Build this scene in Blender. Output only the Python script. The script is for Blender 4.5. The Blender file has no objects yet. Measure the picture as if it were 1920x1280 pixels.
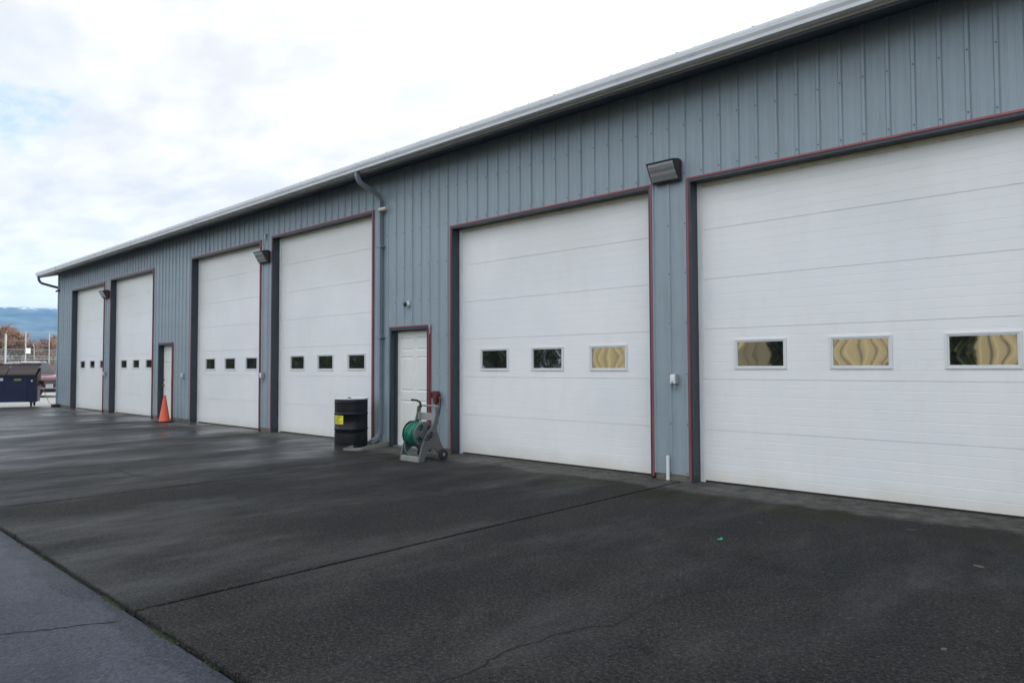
import bpy, math, random
from mathutils import Vector, Matrix, noise as mnoise
R = math.radians
random.seed(7)
scene = bpy.context.scene
COL = scene.collection

# ------------------------------------------------------------------ helpers
class MB:
    """collects shapes, links them as ONE mesh object"""
    def __init__(s): s.v = []; s.f = []; s.m = []
    def add(s, vs, fs, mi=0):
        o = len(s.v); s.v += [tuple(v) for v in vs]
        for f in fs: s.f.append(tuple(i + o for i in f)); s.m.append(mi)
    def box(s, a, b, mi=0):
        x0, y0, z0 = a; x1, y1, z1 = b
        s.add([(x0,y0,z0),(x1,y0,z0),(x1,y1,z0),(x0,y1,z0),(x0,y0,z1),(x1,y0,z1),(x1,y1,z1),(x0,y1,z1)],
              [(0,3,2,1),(4,5,6,7),(0,1,5,4),(1,2,6,5),(2,3,7,6),(3,0,4,7)], mi)
    def prism(s, pts, axis, a, b, mi=0):
        """extrude a 2-D outline along axis ('x': pts are (y,z); 'y': (x,z); 'z': (x,y))"""
        n = len(pts)
        def P(p, t):
            return {'x': (t, p[0], p[1]), 'y': (p[0], t, p[1]), 'z': (p[0], p[1], t)}[axis]
        vs = [P(p, a) for p in pts] + [P(p, b) for p in pts]
        fs = [(i, (i+1) % n, n + (i+1) % n, n + i) for i in range(n)] + [tuple(range(n))[::-1], tuple(range(n, 2*n))]
        s.add(vs, fs, mi)
    def sweep(s, path, prof, up=(0,0,1), mi=0, cap=True):
        """sweep closed 2-D profile along a path"""
        path = [Vector(p) for p in path]; n = len(prof); rings = []
        side0 = None
        for i, p in enumerate(path):
            if i == 0: t = path[1] - p
            elif i == len(path)-1: t = p - path[i-1]
            else: t = (path[i+1]-p).normalized() + (p-path[i-1]).normalized()
            t.normalize()
            if side0 is None:
                a = t.cross(Vector(up))
                if a.length < 1e-3: a = t.cross(Vector((1,0,0)))
            else:
                a = side0 - t*side0.dot(t)
            a.normalize(); side0 = a.copy(); b = a.cross(t)
            k = 1.0
            if 0 < i < len(path)-1:
                c = t.dot((path[i+1]-p).normalized()); k = 1/max(c, .5)
            rings.append([p + a*q[0] + b*q[1]*k for q in prof])
        vs = [v for r in rings for v in r]; fs = []
        for i in range(len(path)-1):
            for j in range(n):
                fs.append((i*n+j, i*n+(j+1) % n, (i+1)*n+(j+1) % n, (i+1)*n+j))
        if cap: fs += [tuple(range(n))[::-1], tuple((len(path)-1)*n+j for j in range(n))]
        s.add(vs, fs, mi)
    def tube(s, path, r, n=8, mi=0):
        s.sweep(path, [(r*math.cos(2*math.pi*k/n), r*math.sin(2*math.pi*k/n)) for k in range(n)], mi=mi)
    def lathe(s, prof, c=(0,0,0), n=32, axis='z', mi=0, ang=None):
        """prof: list of (radius, height)"""
        vs = []; fs = []; m = len(prof); N = n
        a0, a1 = ang if ang else (0, 2*math.pi)
        cnt = n + 1 if ang else n
        for k in range(cnt):
            t = a0 + (a1-a0)*k/n
            for r, h in prof:
                x, y = r*math.cos(t), r*math.sin(t)
                q = {'z': (x, y, h), 'x': (h, x, y), 'y': (x, h, y)}[axis]
                vs.append((q[0]+c[0], q[1]+c[1], q[2]+c[2]))
        for k in range(n):
            k2 = (k+1) % cnt
            for j in range(m-1):
                fs.append((k*m+j, k2*m+j, k2*m+j+1, k*m+j+1))
        s.add(vs, fs, mi)
    def build(s, name, mat, parent=None, smooth=False, bevel=0, recalc=True, loc=None, auto=None):
        me = bpy.data.meshes.new(name); me.from_pydata(s.v, [], s.f)
        mats = mat if isinstance(mat, (list, tuple)) else [mat]
        for m in mats: me.materials.append(m)
        if len(mats) > 1: me.polygons.foreach_set('material_index', s.m)
        if recalc:
            import bmesh
            bm = bmesh.new(); bm.from_mesh(me)
            bmesh.ops.recalc_face_normals(bm, faces=bm.faces); bm.to_mesh(me); bm.free()
        if smooth: me.polygons.foreach_set('use_smooth', [True]*len(me.polygons))
        me.update()
        if smooth and auto:
            try: me.set_sharp_from_angle(angle=R(auto))
            except Exception: pass
        o = bpy.data.objects.new(name, me); COL.objects.link(o)
        if loc is not None: o.location = loc
        if parent is not None:
            o.parent = parent
        if bevel:
            b = o.modifiers.new('bevel', 'BEVEL'); b.width = bevel; b.segments = 2; b.limit_method = 'ANGLE'; b.angle_limit = R(40)
        return o

def tag(o, label=None, cat=None, group=None, kind=None):
    if label: o['label'] = label
    if cat: o['category'] = cat
    if group: o['group'] = group
    if kind: o['kind'] = kind
    return o
def empty(name, loc=(0,0,0), rz=0, **k):
    o = bpy.data.objects.new(name, None); COL.objects.link(o)
    o.empty_display_size = .2; o.location = loc; o.rotation_euler = (0, 0, rz)
    return tag(o, **k)
def children(o): return [c for c in bpy.data.objects if c.parent == o]
def copy_tree(o, parent=None):
    kids = children(o)
    c = o.copy(); COL.objects.link(c)
    if parent is not None: c.parent = parent
    for k in kids: copy_tree(k, c)
    return c

# ------------------------------------------------------------------ materials
class NT:
    def __init__(s, name):
        s.mat = bpy.data.materials.new(name); s.mat.use_nodes = True
        s.t = s.mat.node_tree; s.b = s.t.nodes['Principled BSDF']
    def n(s, typ, **k):
        nd = s.t.nodes.new(typ)
        for a, v in k.items():
            if a in ('inputs',):
                for i, w in v.items(): nd.inputs[i].default_value = w
            else: setattr(nd, a, v)
        return nd
    def l(s, a, b): s.t.links.new(a, b)
    def coord(s, kind='Object', scale=(1,1,1), rot=(0,0,0)):
        tc = s.n('ShaderNodeTexCoord'); mp = s.n('ShaderNodeMapping')
        mp.inputs['Scale'].default_value = scale; mp.inputs['Rotation'].default_value = rot
        s.l(tc.outputs[kind], mp.inputs[0]); return mp.outputs[0]
    def noise(s, vec, scale, detail=4, rough=.55, out='Fac'):
        nd = s.n('ShaderNodeTexNoise'); nd.inputs['Scale'].default_value = scale
        nd.inputs['Detail'].default_value = detail; nd.inputs['Roughness'].default_value = rough
        s.l(vec, nd.inputs['Vector']); return nd.outputs[out]
    def ramp(s, fac, stops, interp='LINEAR'):
        r = s.n('ShaderNodeValToRGB'); r.color_ramp.interpolation = interp
        e = r.color_ramp.elements
        while len(e) < len(stops): e.new(.5)
        for i, (p, c) in enumerate(stops):
            e[i].position = p; e[i].color = (c, c, c, 1) if isinstance(c, (int, float)) else (*c, 1)
        s.l(fac, r.inputs[0]); return r.outputs[0]
    def mix(s, fac, a, b, mode='MIX'):
        m = s.n('ShaderNodeMix', data_type='RGBA', blend_type=mode)
        for i, v in ((0, fac), (6, a), (7, b)):
            if isinstance(v, (int, float)): m.inputs[i].default_value = v if i == 0 else (v, v, v, 1)
            elif isinstance(v, tuple): m.inputs[i].default_value = (*v, 1)
            else: s.l(v, m.inputs[i])
        return m.outputs[2]
    def math(s, op, a, b=0.0, clamp=False):
        m = s.n('ShaderNodeMath', operation=op, use_clamp=clamp)
        for i, v in ((0, a), (1, b)):
            if isinstance(v, (int, float)): m.inputs[i].default_value = v
            else: s.l(v, m.inputs[i])
        return m.outputs[0]
    def bump(s, h, strength=.3, dist=.01):
        b = s.n('ShaderNodeBump'); b.inputs['Strength'].default_value = strength; b.inputs['Distance'].default_value = dist
        s.l(h, b.inputs['Height']); s.l(b.outputs[0], s.b.inputs['Normal'])
    def set(s, **k):
        for a, v in k.items():
            inp = s.b.inputs[a.replace('_', ' ')]
            if isinstance(v, (int, float)): inp.default_value = v
            elif isinstance(v, tuple): inp.default_value = (*v, 1) if len(v) == 3 else v
            else: s.l(v, inp)
        return s

def paint(name, col, rough=.45, var=.12, scale=3.0, metallic=0.0, bumpy=0.0, dirt=None, dscale=(1,1,1), damt=.5, spec=.5):
    m = NT(name); c = m.coord()
    n1 = m.noise(c, scale, 5, .6)
    lo = tuple(x*(1-var) for x in col); hi = tuple(min(1, x*(1+var)) for x in col)
    base = m.mix(m.ramp(n1, [(.3, 0), (.7, 1)]), lo, hi)
    if dirt:
        c2 = m.coord(scale=dscale); n2 = m.noise(c2, scale*2.5, 6, .7)
        base = m.mix(m.math('MULTIPLY', m.ramp(n2, [(.52, 0), (.75, 1)]), damt), base, dirt)
    m.set(Base_Color=base, Metallic=metallic)
    n3 = m.noise(c, scale*4, 3)
    m.set(Roughness=m.math('ADD', m.math('MULTIPLY', n3, .2), rough-.1))
    m.b.inputs['Specular IOR Level'].default_value = spec
    if bumpy:
        m.bump(m.noise(c, scale*30, 3), bumpy, .004)
    return m.mat

M = {}
def siding_mat():
    mat = paint('blue_grey_siding_paint', (.255, .315, .345), .42, .05, 1.3, dirt=(.16,.18,.18), dscale=(3,3,.35), damt=.35)
    m = NT.__new__(NT); m.mat = mat; m.t = mat.node_tree; m.b = m.t.nodes['Principled BSDF']
    m.bump(m.noise(m.coord(scale=(1.6,1.6,.5)), 1.6, 3, .5), .22, .03)
    return mat
M['siding'] = siding_mat()
M['plain_siding'] = paint('flat_siding_paint', (.255, .315, .345), .42, .05, 1.3)
M['screw'] = paint('screw_metal', (.07,.08,.085), .5, .2)
M['navy'] = paint('navy_trim_paint', (.025, .034, .046), .42, .12, 2, dirt=(.07,.075,.08), dscale=(2,2,.4), damt=.4)
M['red'] = paint('faded_red_trim_paint', (.26, .055, .062), .4, .18, 1.0, dirt=(.42,.13,.09), dscale=(1,1,.4), damt=.6)
M['gutter'] = paint('gutter_paint', (.70,.71,.71), .3, .06, 2, dirt=(.3,.31,.3), dscale=(.3,3,3), damt=.4)
M['drip'] = paint('pale_drip_edge', (.62,.6,.5), .5, .08)
M['fascia'] = paint('dark_fascia', (.05,.056,.065), .5, .1)
M['roof'] = paint('grey_roof_metal', (.3,.31,.32), .35, .1, 2)
M['spout'] = paint('grey_blue_downspout_paint', (.2,.235,.26), .38, .08, 3)
M['darkspout'] = paint('dark_downspout_paint', (.1,.11,.13), .4, .1, 3)
M['soffit'] = paint('soffit_metal', (.05,.056,.062), .55, .1)

def door_white():
    m = NT('white_door_enamel'); c = m.coord()
    big = m.noise(c, .55, 4, .55)
    base = m.mix(m.ramp(big, [(.35, 0), (.65, 1)]), (.74,.755,.76), (.80,.805,.79))
    c2 = m.coord(scale=(1.2,1,.35)); st = m.noise(c2, 3.5, 6, .65)
    base = m.mix(m.math('MULTIPLY', m.ramp(st, [(.5, 0), (.8, 1)]), .35), base, (.68,.67,.60))
    sx = m.n('ShaderNodeSeparateXYZ'); tc = m.n('ShaderNodeTexCoord'); m.l(tc.outputs['Object'], sx.inputs[0])
    # splash dirt kicked up on the lowest hand's breadth of each door
    z = m.math('ADD', sx.outputs[2], m.math('MULTIPLY', m.noise(m.coord(scale=(1,1,.5)), 2.2, 5, .65), .28))
    low = m.ramp(z, [(.13, 1), (.34, 0)])
    base = m.mix(m.math('MULTIPLY', low, .55), base, (.60,.55,.42))
    # yellower, slightly darker tone on the upper sections
    hi = m.math('SUBTRACT', sx.outputs[2], m.math('MULTIPLY', big, 2.0))
    hz = m.ramp(m.math('MULTIPLY', hi, .25), [(.42, 0), (.72, 1)])
    base = m.mix(m.math('MULTIPLY', hz, .5), base, (.66,.66,.56))
    m.set(Base_Color=base, Roughness=.42)
    m.bump(m.noise(c, 260, 2), .06, .002)
    return m.mat
M['door'] = door_white()
M['stop'] = paint('white_weather_stop', (.66,.68,.68), .5, .06, 3, dirt=(.4,.38,.28), dscale=(1,1,.2), damt=.6)
M['header'] = paint('yellowed_header_stop', (.6,.58,.46), .55, .1, 3, dirt=(.3,.29,.2), damt=.6)
M['wframe'] = paint('white_window_frame_plastic', (.66,.67,.66), .4, .04, 4)
M['rubber'] = paint('black_rubber', (.018,.018,.02), .6, .2, 6)
M['cream_door'] = paint('cream_white_door_paint', (.74,.75,.70), .38, .04, 1.5, dirt=(.5,.48,.4), dscale=(1,1,.4), damt=.3)
M['concrete_curb'] = paint('stained_concrete', (.15,.135,.11), .85, .35, 5, bumpy=.5, dirt=(.06,.065,.04), damt=.8)
M['brass'] = paint('tarnished_brass', (.3,.24,.15), .35, .15, 8, metallic=.9)
M['steel'] = paint('galvanised_steel', (.38,.39,.4), .4, .12, 8, metallic=.7)
M['greybox'] = paint('grey_electrical_box', (.33,.36,.38), .45, .1, 8)
M['bronze'] = paint('dark_bronze_casting', (.028,.026,.026), .5, .25, 8, bumpy=.2)
M['whiteplastic'] = paint('white_plastic', (.72,.73,.72), .35, .05, 6)
M['creamplastic'] = paint('yellowed_camera_plastic', (.62,.58,.46), .4, .08, 6)
M['black'] = paint('black_plastic', (.012,.012,.014), .4, .2, 6)

def glass(name='dark_window_pane', base=(.012,.013,.014), ior=4.0, rough=.02):
    m = NT(name); c = m.coord()
    m.set(Base_Color=base, Roughness=rough); m.b.inputs['IOR'].default_value = ior
    m.bump(m.noise(c, 4.0, 1, .4), .04, .01)
    return m.mat
M['pane'] = glass()
def lens_mat():
    m = NT('prismatic_lamp_glass'); c = m.coord(scale=(1,1,1))
    w = m.n('ShaderNodeTexWave'); w.bands_direction = 'X'; w.inputs['Scale'].default_value = 45; m.l(c, w.inputs[0])
    w2 = m.n('ShaderNodeTexWave'); w2.bands_direction = 'Z'; w2.inputs['Scale'].default_value = 5; w2.inputs['Distortion'].default_value = 1.5; m.l(c, w2.inputs[0])
    m.set(Base_Color=m.mix(w2.outputs['Fac'], (.22,.225,.22), (.34,.345,.33)), Roughness=.15, Coat_Weight=.5); m.b.inputs['IOR'].default_value = 1.6
    m.bump(w.outputs['Fac'], .5, .006); return m.mat
M['lens'] = lens_mat()

# ------------------------------------------------------------------ ground materials
def grainy(m, c, lo, hi, big, fine, cell):
    """crushed-stone grain: clumps, grit and single pebbles"""
    g1 = m.noise(c, big, 3, .8); g2 = m.noise(c, fine, 3, .8)
    gg = m.math('ADD', m.math('MULTIPLY', g1, .55), m.math('MULTIPLY', g2, .45))
    col = m.mix(m.ramp(gg, [(.40, 0), (.50, .35), (.60, 1)]), lo, hi)
    vo = m.n('ShaderNodeTexVoronoi'); vo.inputs['Scale'].default_value = cell; m.l(c, vo.inputs['Vector'])
    sp = m.n('ShaderNodeSeparateColor'); m.l(vo.outputs['Color'], sp.inputs[0])
    spot = m.ramp(vo.outputs['Distance'], [(.18, 1), (.42, 0)])
    col = m.mix(m.math('MULTIPLY', spot, m.ramp(sp.outputs[0], [(.84, 0), (.90, .55)])), col, tuple(min(1, h*2.6) for h in hi))
    col = m.mix(m.math('MULTIPLY', spot, m.ramp(sp.outputs[1], [(.80, 0), (.88, .85)])), col, tuple(l*.35 for l in lo))
    h = m.math('ADD', gg, m.math('MULTIPLY', m.math('SUBTRACT', 1.0, vo.outputs['Distance']), .35))
    return col, h
def concrete_slab_mat():
    m = NT('dark_exposed_aggregate_concrete'); c = m.coord()
    tc = m.n('ShaderNodeTexCoord'); sx = m.n('ShaderNodeSeparateXYZ'); m.l(tc.outputs['Object'], sx.inputs[0])
    X, Y = sx.outputs[0], sx.outputs[1]
    col, h = grainy(m, c, (.009,.0092,.0094), (.060,.060,.0595), 44, 150, 75)
    # damp and dry areas
    patch = m.noise(m.coord(scale=(.8,.6,1), rot=(0,0,.5)), 1.1, 9, .74)
    col = m.mix(m.ramp(patch, [(.40, 0), (.62, 1)]), m.mix(1, col, (.84,.85,.87), 'MULTIPLY'), m.mix(1, col, (1.16,1.11,1.05), 'MULTIPLY'))
    sp = m.noise(c, 2.3, 8, .75)
    col = m.mix(m.math('MULTIPLY', m.ramp(sp, [(.54, 0), (.66, 1)]), .5), col, m.mix(1, col, (.45,.46,.48), 'MULTIPLY'))
    spots = m.noise(c, 9, 4, .6)
    col = m.mix(m.math('MULTIPLY', m.ramp(spots, [(.70, 0), (.74, 1)]), .6), col, (.012,.012,.013))
    # worn smooth apron by the wall
    w1 = m.noise(c, 1.1, 7, .68)
    ye = m.math('ADD', Y, m.math('MULTIPLY', w1, .9))
    ap = m.ramp(m.math('ADD', ye, 1.0), [(.80, 0), (.94, 1)])
    apc = m.mix(m.ramp(m.noise(c, 6, 8, .75), [(.38, 0), (.66, 1)]), (.055,.052,.046), (.15,.142,.128))
    col = m.mix(m.math('MULTIPLY', ap, .8), col, apc)
    # algae stain in front of it
    st = m.math('MULTIPLY', m.ramp(m.math('ADD', ye, 1.2), [(.35, 0), (.72, 1), (.92, 1), (1.0, 0)]), m.ramp(m.noise(c, .8, 6, .65), [(.44, 0), (.56, 1)]))
    col = m.mix(m.math('MULTIPLY', st, .7), col, (.030,.029,.011))
    m.set(Base_Color=col)
    wet = m.noise(m.coord(scale=(.8,.32,1), rot=(0,0,.25)), .8, 7, .64)
    # the far end of the yard lies low and stays wetter; so does the foot of the downspout
    lowx = m.math('MULTIPLY', m.ramp(m.math('MULTIPLY', X, -1/30), [(.22, 0), (.55, 1)]), .14)
    dv = m.n('ShaderNodeVectorMath', operation='DISTANCE'); m.l(c, dv.inputs[0]); dv.inputs[1].default_value = (-10.6,-1.25,0)
    sprd = m.ramp(m.math('ADD', dv.outputs['Value'], m.math('MULTIPLY', w1, .8)), [(.0, .26), (.9, .2), (1.0, .05)] )
    wet = m.math('ADD', m.math('MULTIPLY', m.math('SUBTRACT', wet, .5), .6), .5)
    wetf = m.math('ADD', m.math('ADD', wet, lowx), m.math('MULTIPLY', m.math('LESS_THAN', dv.outputs['Value'], 2.2), m.math('MULTIPLY', m.math('SUBTRACT', 2.2, dv.outputs['Value']), .05)))
    m.set(Roughness=m.ramp(wetf, [(.50, .75), (.60, .5), (.68, .28), (.78, .13)]))
    m.l(m.ramp(wetf, [(.48, .05), (.72, .4)]), m.b.inputs['Specular IOR Level'])
    b = m.n('ShaderNodeBump'); b.inputs['Distance'].default_value = .012
    m.l(m.ramp(wetf, [(.52, .9), (.74, .06)]), b.inputs['Strength']); m.l(h, b.inputs['Height']); m.l(b.outputs[0], m.b.inputs['Normal'])
    return m.mat
M['slab'] = concrete_slab_mat()

def asphalt_mat():
    m = NT('wet_asphalt'); c = m.coord()
    tc = m.n('ShaderNodeTexCoord'); sx = m.n('ShaderNodeSeparateXYZ'); m.l(tc.outputs['Object'], sx.inputs[0])
    col, h = grainy(m, c, (.003,.0045,.0085), (.037,.044,.064), 30, 105, 48)
    p = m.noise(c, .9, 8, .7)
    col = m.mix(m.math('MULTIPLY', m.ramp(p, [(.42, 0), (.6, 1)]), .6), col, m.mix(1, col, (1.5,1.5,1.55), 'MULTIPLY'))
    e = m.math('ADD', sx.outputs[1], m.math('MULTIPLY', m.noise(c, 1.6, 8, .7), .8))
    band = m.ramp(m.math('ADD', e, 7.0), [(.45, 0), (.8, 1), (1.05, .9), (1.2, .1)])
    silt = m.mix(m.ramp(m.noise(c, 40, 5, .75), [(.36, 0), (.62, 1)]), (.018,.022,.032), (.085,.095,.125))
    col = m.mix(m.math('MULTIPLY', band, .6), col, silt)
    m.set(Base_Color=col, Roughness=m.ramp(m.noise(c, 1.1, 5, .6), [(.35, .6), (.7, .38)])); m.b.inputs['Specular IOR Level'].default_value = .3
    m.bump(h, .9, .016)
    return m.mat
M['asphalt'] = asphalt_mat()
M['yard'] = paint('pale_dry_concrete', (.42,.41,.38), .85, .15, .4, dirt=(.28,.27,.22), damt=.5, bumpy=.2)
M['field'] = paint('winter_grass_field', (.14,.13,.07), .95, .3, .05)
M['dirt'] = paint('joint_dirt', (.003,.0035,.0025), .95, .4, 12)
M['dirt'].node_tree.nodes['Principled BSDF'].inputs['Specular IOR Level'].default_value = .02
M['crack'] = paint('crack_dirt', (.0015,.0015,.0015), .95, .2, 12)
M['moss'] = paint('moss', (.020,.030,.008), .95, .45, 14)

# ------------------------------------------------------------------ the setting: ground
g = MB(); S = 9000
g.add([(-S,-S,-.10),(S,-S,-.10),(S,S,-.10),(-S,S,-.10)], [(0,1,2,3)]); tag(g.build('ground', M['field']), kind='structure')
g = MB(); g.add([(-34,-26,-.03),(40,-26,-.03),(40,-6.262,-.03),(-34,-6.262,-.03)], [(0,1,2,3)])
tag(g.build('asphalt_yard', M['asphalt']), kind='structure')
g = MB(); g.add([(-75,-26,-.045),(-30.9,-26,-.045),(-30.9,24,-.045),(-75,24,-.045)], [(0,1,2,3)])
tag(g.build('rear_yard', M['yard']), kind='structure')
g = MB(); g.box((-30.98,-6.13,-.30), (11.4,.54,-.006)); tag(g.build('slab_bedding', M['dirt']), kind='structure')

def wobble(x, k, a): return a*mnoise.noise(Vector((x*k, k*7.3, 2.1)))
def slab(x0, x1, y0, y1, seed):
    """a concrete bay with slightly ragged arrises, top at z = 0"""
    m = MB(); pts = []
    step = .05
    def side(p, q, nx, ny, amp=1.0):
        L = math.hypot(q[0]-p[0], q[1]-p[1]); n = max(2, int(L/step))
        for i in range(n):
            t = i/n; x = p[0]+(q[0]-p[0])*t; y = p[1]+(q[1]-p[1])*t
            w = .5*wobble(L*t+seed*13, 3, .012)+wobble(L*t+seed*31, 14, .006)
            w *= amp
            e = min(t, 1-t)*L
            rr = .05*math.exp(-(e/.03)) if False else 0
            pts.append((x+nx*(w-rr), y+ny*(w-rr)))
    side((x0,y0), (x1,y0), 0, 1, 1.7 if y0 < -1 else 1.0); side((x1,y0), (x1,y1), -1, 0); side((x1,y1), (x0,y1), 0, -1); side((x0,y1), (x0,y0), 1, 0)
    n = len(pts); cx = sum(p[0] for p in pts)/n; cy = sum(p[1] for p in pts)/n
    top = [(p[0]+(.007 if p[0] < cx else -.007), p[1]+(.007 if p[1] < cy else -.007), 0) for p in pts]
    mid = [(p[0], p[1], -.008) for p in pts]; bot = [(p[0], p[1], -.04) for p in pts]
    m.add(top+mid+bot, [tuple(range(n))] + [(i, n+i, n+(i+1) % n, (i+1) % n) for i in range(n)] + [(n+i, 2*n+i, 2*n+(i+1) % n, n+(i+1) % n) for i in range(n)])
    o = m.build('concrete_slab', M['slab'], recalc=True); return tag(o, kind='structure')
JX = [-31.0, -24.6, -19.2, -14.5, -8.75, -4.445, .5, 5.4, 11.5]
for i in range(len(JX)-1):
    slab(JX[i]+.015, JX[i+1]-.015, -6.25, -.035, i)
slab(-31.0, 11.5, -.022, .55, 77)          # threshold strip under the doors

def ribbon(pts, w, z=.0015, jit=.012, seed=0, name='crack'):
    rnd = random.Random(seed); P = []
    for a, b in zip(pts, pts[1:]):
        L = math.dist(a, b); n = max(2, int(L/.035))
        for i in range(n):
            t = i/n
            P.append((a[0]+(b[0]-a[0])*t + rnd.uniform(-jit, jit), a[1]+(b[1]-a[1])*t + rnd.uniform(-jit, jit)))
    P.append(pts[-1]); m = MB(); vs = []
    for i, p in enumerate(P):
        q = P[min(i+1, len(P)-1)]; o = P[max(i-1, 0)]
        d = Vector((q[0]-o[0], q[1]-o[1])); d.normalize()
        ww = 2.4*w*(.5+.7*rnd.random()) * min(1, 6*min(i+.3, len(P)-i)/len(P))
        if rnd.random() < .07: ww *= .3
        vs += [(p[0]-d.y*ww, p[1]+d.x*ww, z), (p[0]+d.y*ww, p[1]-d.x*ww, z)]
    m.add(vs, [(2*i, 2*i+1, 2*i+3, 2*i+2) for i in range(len(P)-1)])
    return tag(m.build(name, M['crack']), kind='structure')
cracks = [
 ([(-2.46,-6.1),(-2.43,-5.64),(-2.4,-5.51),(-2.44,-5.32),(-2.45,-5.17),(-2.41,-5.02),(-2.43,-4.92),(-2.38,-4.8),(-2.34,-4.67),(-2.26,-4.58),(-2.29,-4.36),(-2.28,-4.28),(-2.29,-4.12),(-2.26,-3.92),(-2.24,-3.8),(-2.2,-3.76),(-2.14,-3.58),(-2.0,-3.42),(-1.53,-3.07)], .0032),
 ([(-2.54,-3.19),(-2.46,-2.89),(-2.18,-2.43),(-2.05,-2.23),(-1.92,-1.99),(-1.87,-1.73),(-1.84,-1.41)], .003),
 ([(-4.35,-3.29),(-4.05,-3.32),(-3.79,-3.44),(-3.51,-3.52),(-3.25,-3.48),(-2.96,-3.6)], .003),
 ([(-2.53,-3.52),(-2.39,-3.63),(-2.24,-3.8)], .0025),
 ([(-11.18,-4.3),(-10.02,-4.34),(-9.33,-4.15),(-8.78,-3.86)], .006),
 ([(-8.72,-3.86),(-8.06,-4.01),(-7.63,-4.11),(-7.21,-4.26)], .005),
 ([(-6.55,-6.19),(-6.59,-5.98),(-6.56,-5.8)], .003)]
for i, (p, w) in enumerate(cracks): ribbon(p, w, seed=i)
ribbon([(-4.75,-6.95),(-4.62,-6.75),(-4.5,-6.5),(-4.4,-6.34)], .003, z=-.0285, seed=20)

# moss in the open joints: nobody could count it
mm = MB(); rnd = random.Random(3)
def clump(x, y, z, r):
    n = 6; vs = [(x, y, z+r*rnd.uniform(.5, 1.0))]
    a0 = rnd.random()*6
    for k in range(n):
        a = a0+k*math.pi/3; q = r*rnd.uniform(.7, 1.3)
        vs.append((x+q*math.cos(a), y+q*math.sin(a), z))
    mm.add(vs, [(0, k+1, (k+1) % n+1) for k in range(n)])
for i in range(3600):
    x = rnd.uniform(-7.5, -.5)
    dens = (.9 if x > -5.2 else .35)*max(0, mnoise.noise(Vector((x*2.6, 0, 5)))*2.2+.25)
    if rnd.random() > dens: continue
    clump(x, -6.258+rnd.gauss(0, .009), -.03, rnd.uniform(.004, .011))
for i in range(2600):
    y = rnd.uniform(-6.2, -.3)
    if rnd.random() > max(.0, mnoise.noise(Vector((y*1.5, 3, 1)))*2.2+.12): continue
    clump(-4.445+rnd.gauss(0, .004), y, -.012, rnd.uniform(.003, .010))
for i in range(900):
    y = rnd.uniform(-6.2, -.3)
    if rnd.random() > max(.0, mnoise.noise(Vector((y*1.1, 9, 1)))*1.8): continue
    clump(-8.75+rnd.gauss(0, .004), y, -.014, rnd.uniform(.003, .009))
tag(mm.build('moss', M['moss'], recalc=False), 'thin green moss growing in the slab joints and edge', 'moss', kind='stuff')

# ------------------------------------------------------------------ the long metal building
XL, XR = -30.66, 9.0
BD = empty('metal_building', (XL, 0, 0), label='long blue-grey ribbed metal building with six white overhead doors', cat='building')
BDo = Vector((XL, 0, 0))
def bpart(mb, name, mat, parent=None, **k):
    """mesh given in world coordinates, as a child of the building (or of one of its parts)"""
    mb.v = [(v[0]-XL, v[1], v[2]) for v in mb.v] if parent is None else [(v[0]-XL, v[1], v[2]) for v in mb.v]
    o = mb.build(name, mat, BD if parent is None else parent, **k)
    return o
DOORS = [(-28.87,-25.46,4.24,7,.55), (-24.87,-21.30,4.28,7,.56), (-18.72,-15.01,4.30,7,.585), (-14.52,-10.75,4.32,7,.60), (-8.64,-4.81,3.725,6,.62), (-4.31,-.51,3.715,6,.62)]
WZ = [(1.405,1.70),(1.40,1.69),(1.355,1.67),(1.352,1.68),(1.35,1.70),(1.37,1.722)]
MAN = [(-20.89,-19.88,2.105), (-10.26,-9.17,2.115)]
openings = [(a+.012, b-.012, h-.012) for a, b, h, n, w in DOORS] + [(a+.012, b-.012, h-.012) for a, b, h in MAN]
X0R, SR = -4.114, .2303
WTOP = 4.97
def rib_profile(xa, xb, H=.016, minor=.0032):
    pts = [(xa, 0.0)]
    n0 = math.floor((xa-X0R)/SR)-1; n1 = math.ceil((xb-X0R)/SR)+1
    for n in range(n0, n1+1):
        c = X0R+n*SR
        for dx, h in ((-.027,0),(-.014,-H-(.004 if n % 4 == 0 else 0)),(.014,-H-(.004 if n % 4 == 0 else 0)),(.024,-.006 if n % 4 == 0 else -H*.2),(.028,0),(.062,0),(.068,-minor),(.080,-minor),(.086,0),(.144,0),(.150,-minor),(.162,-minor),(.168,0)):
            if xa < c+dx < xb: pts.append((c+dx, h))
    pts.append((xb, 0.0)); return pts
w = MB(); prof = rib_profile(XL, XR, H=.021)
# split at opening edges
xs = dict(prof)
def yat(x):
    for (a, ya), (b, yb) in zip(prof, prof[1:]):
        if a <= x <= b: return ya+(yb-ya)*(x-a)/max(b-a, 1e-9)
    return 0
for a, b, h in openings:
    for q in (a, b): xs[q] = yat(q)
P = sorted(xs.items())
for (a, ya), (b, yb) in zip(P, P[1:]):
    mid = (a+b)/2; z0 = .075
    for oa, ob, oh in openings:
        if oa < mid < ob: z0 = oh
    w.add([(a, ya, z0), (b, yb, z0), (b, yb, WTOP), (a, ya, WTOP)], [(0,1,2,3)])
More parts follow.
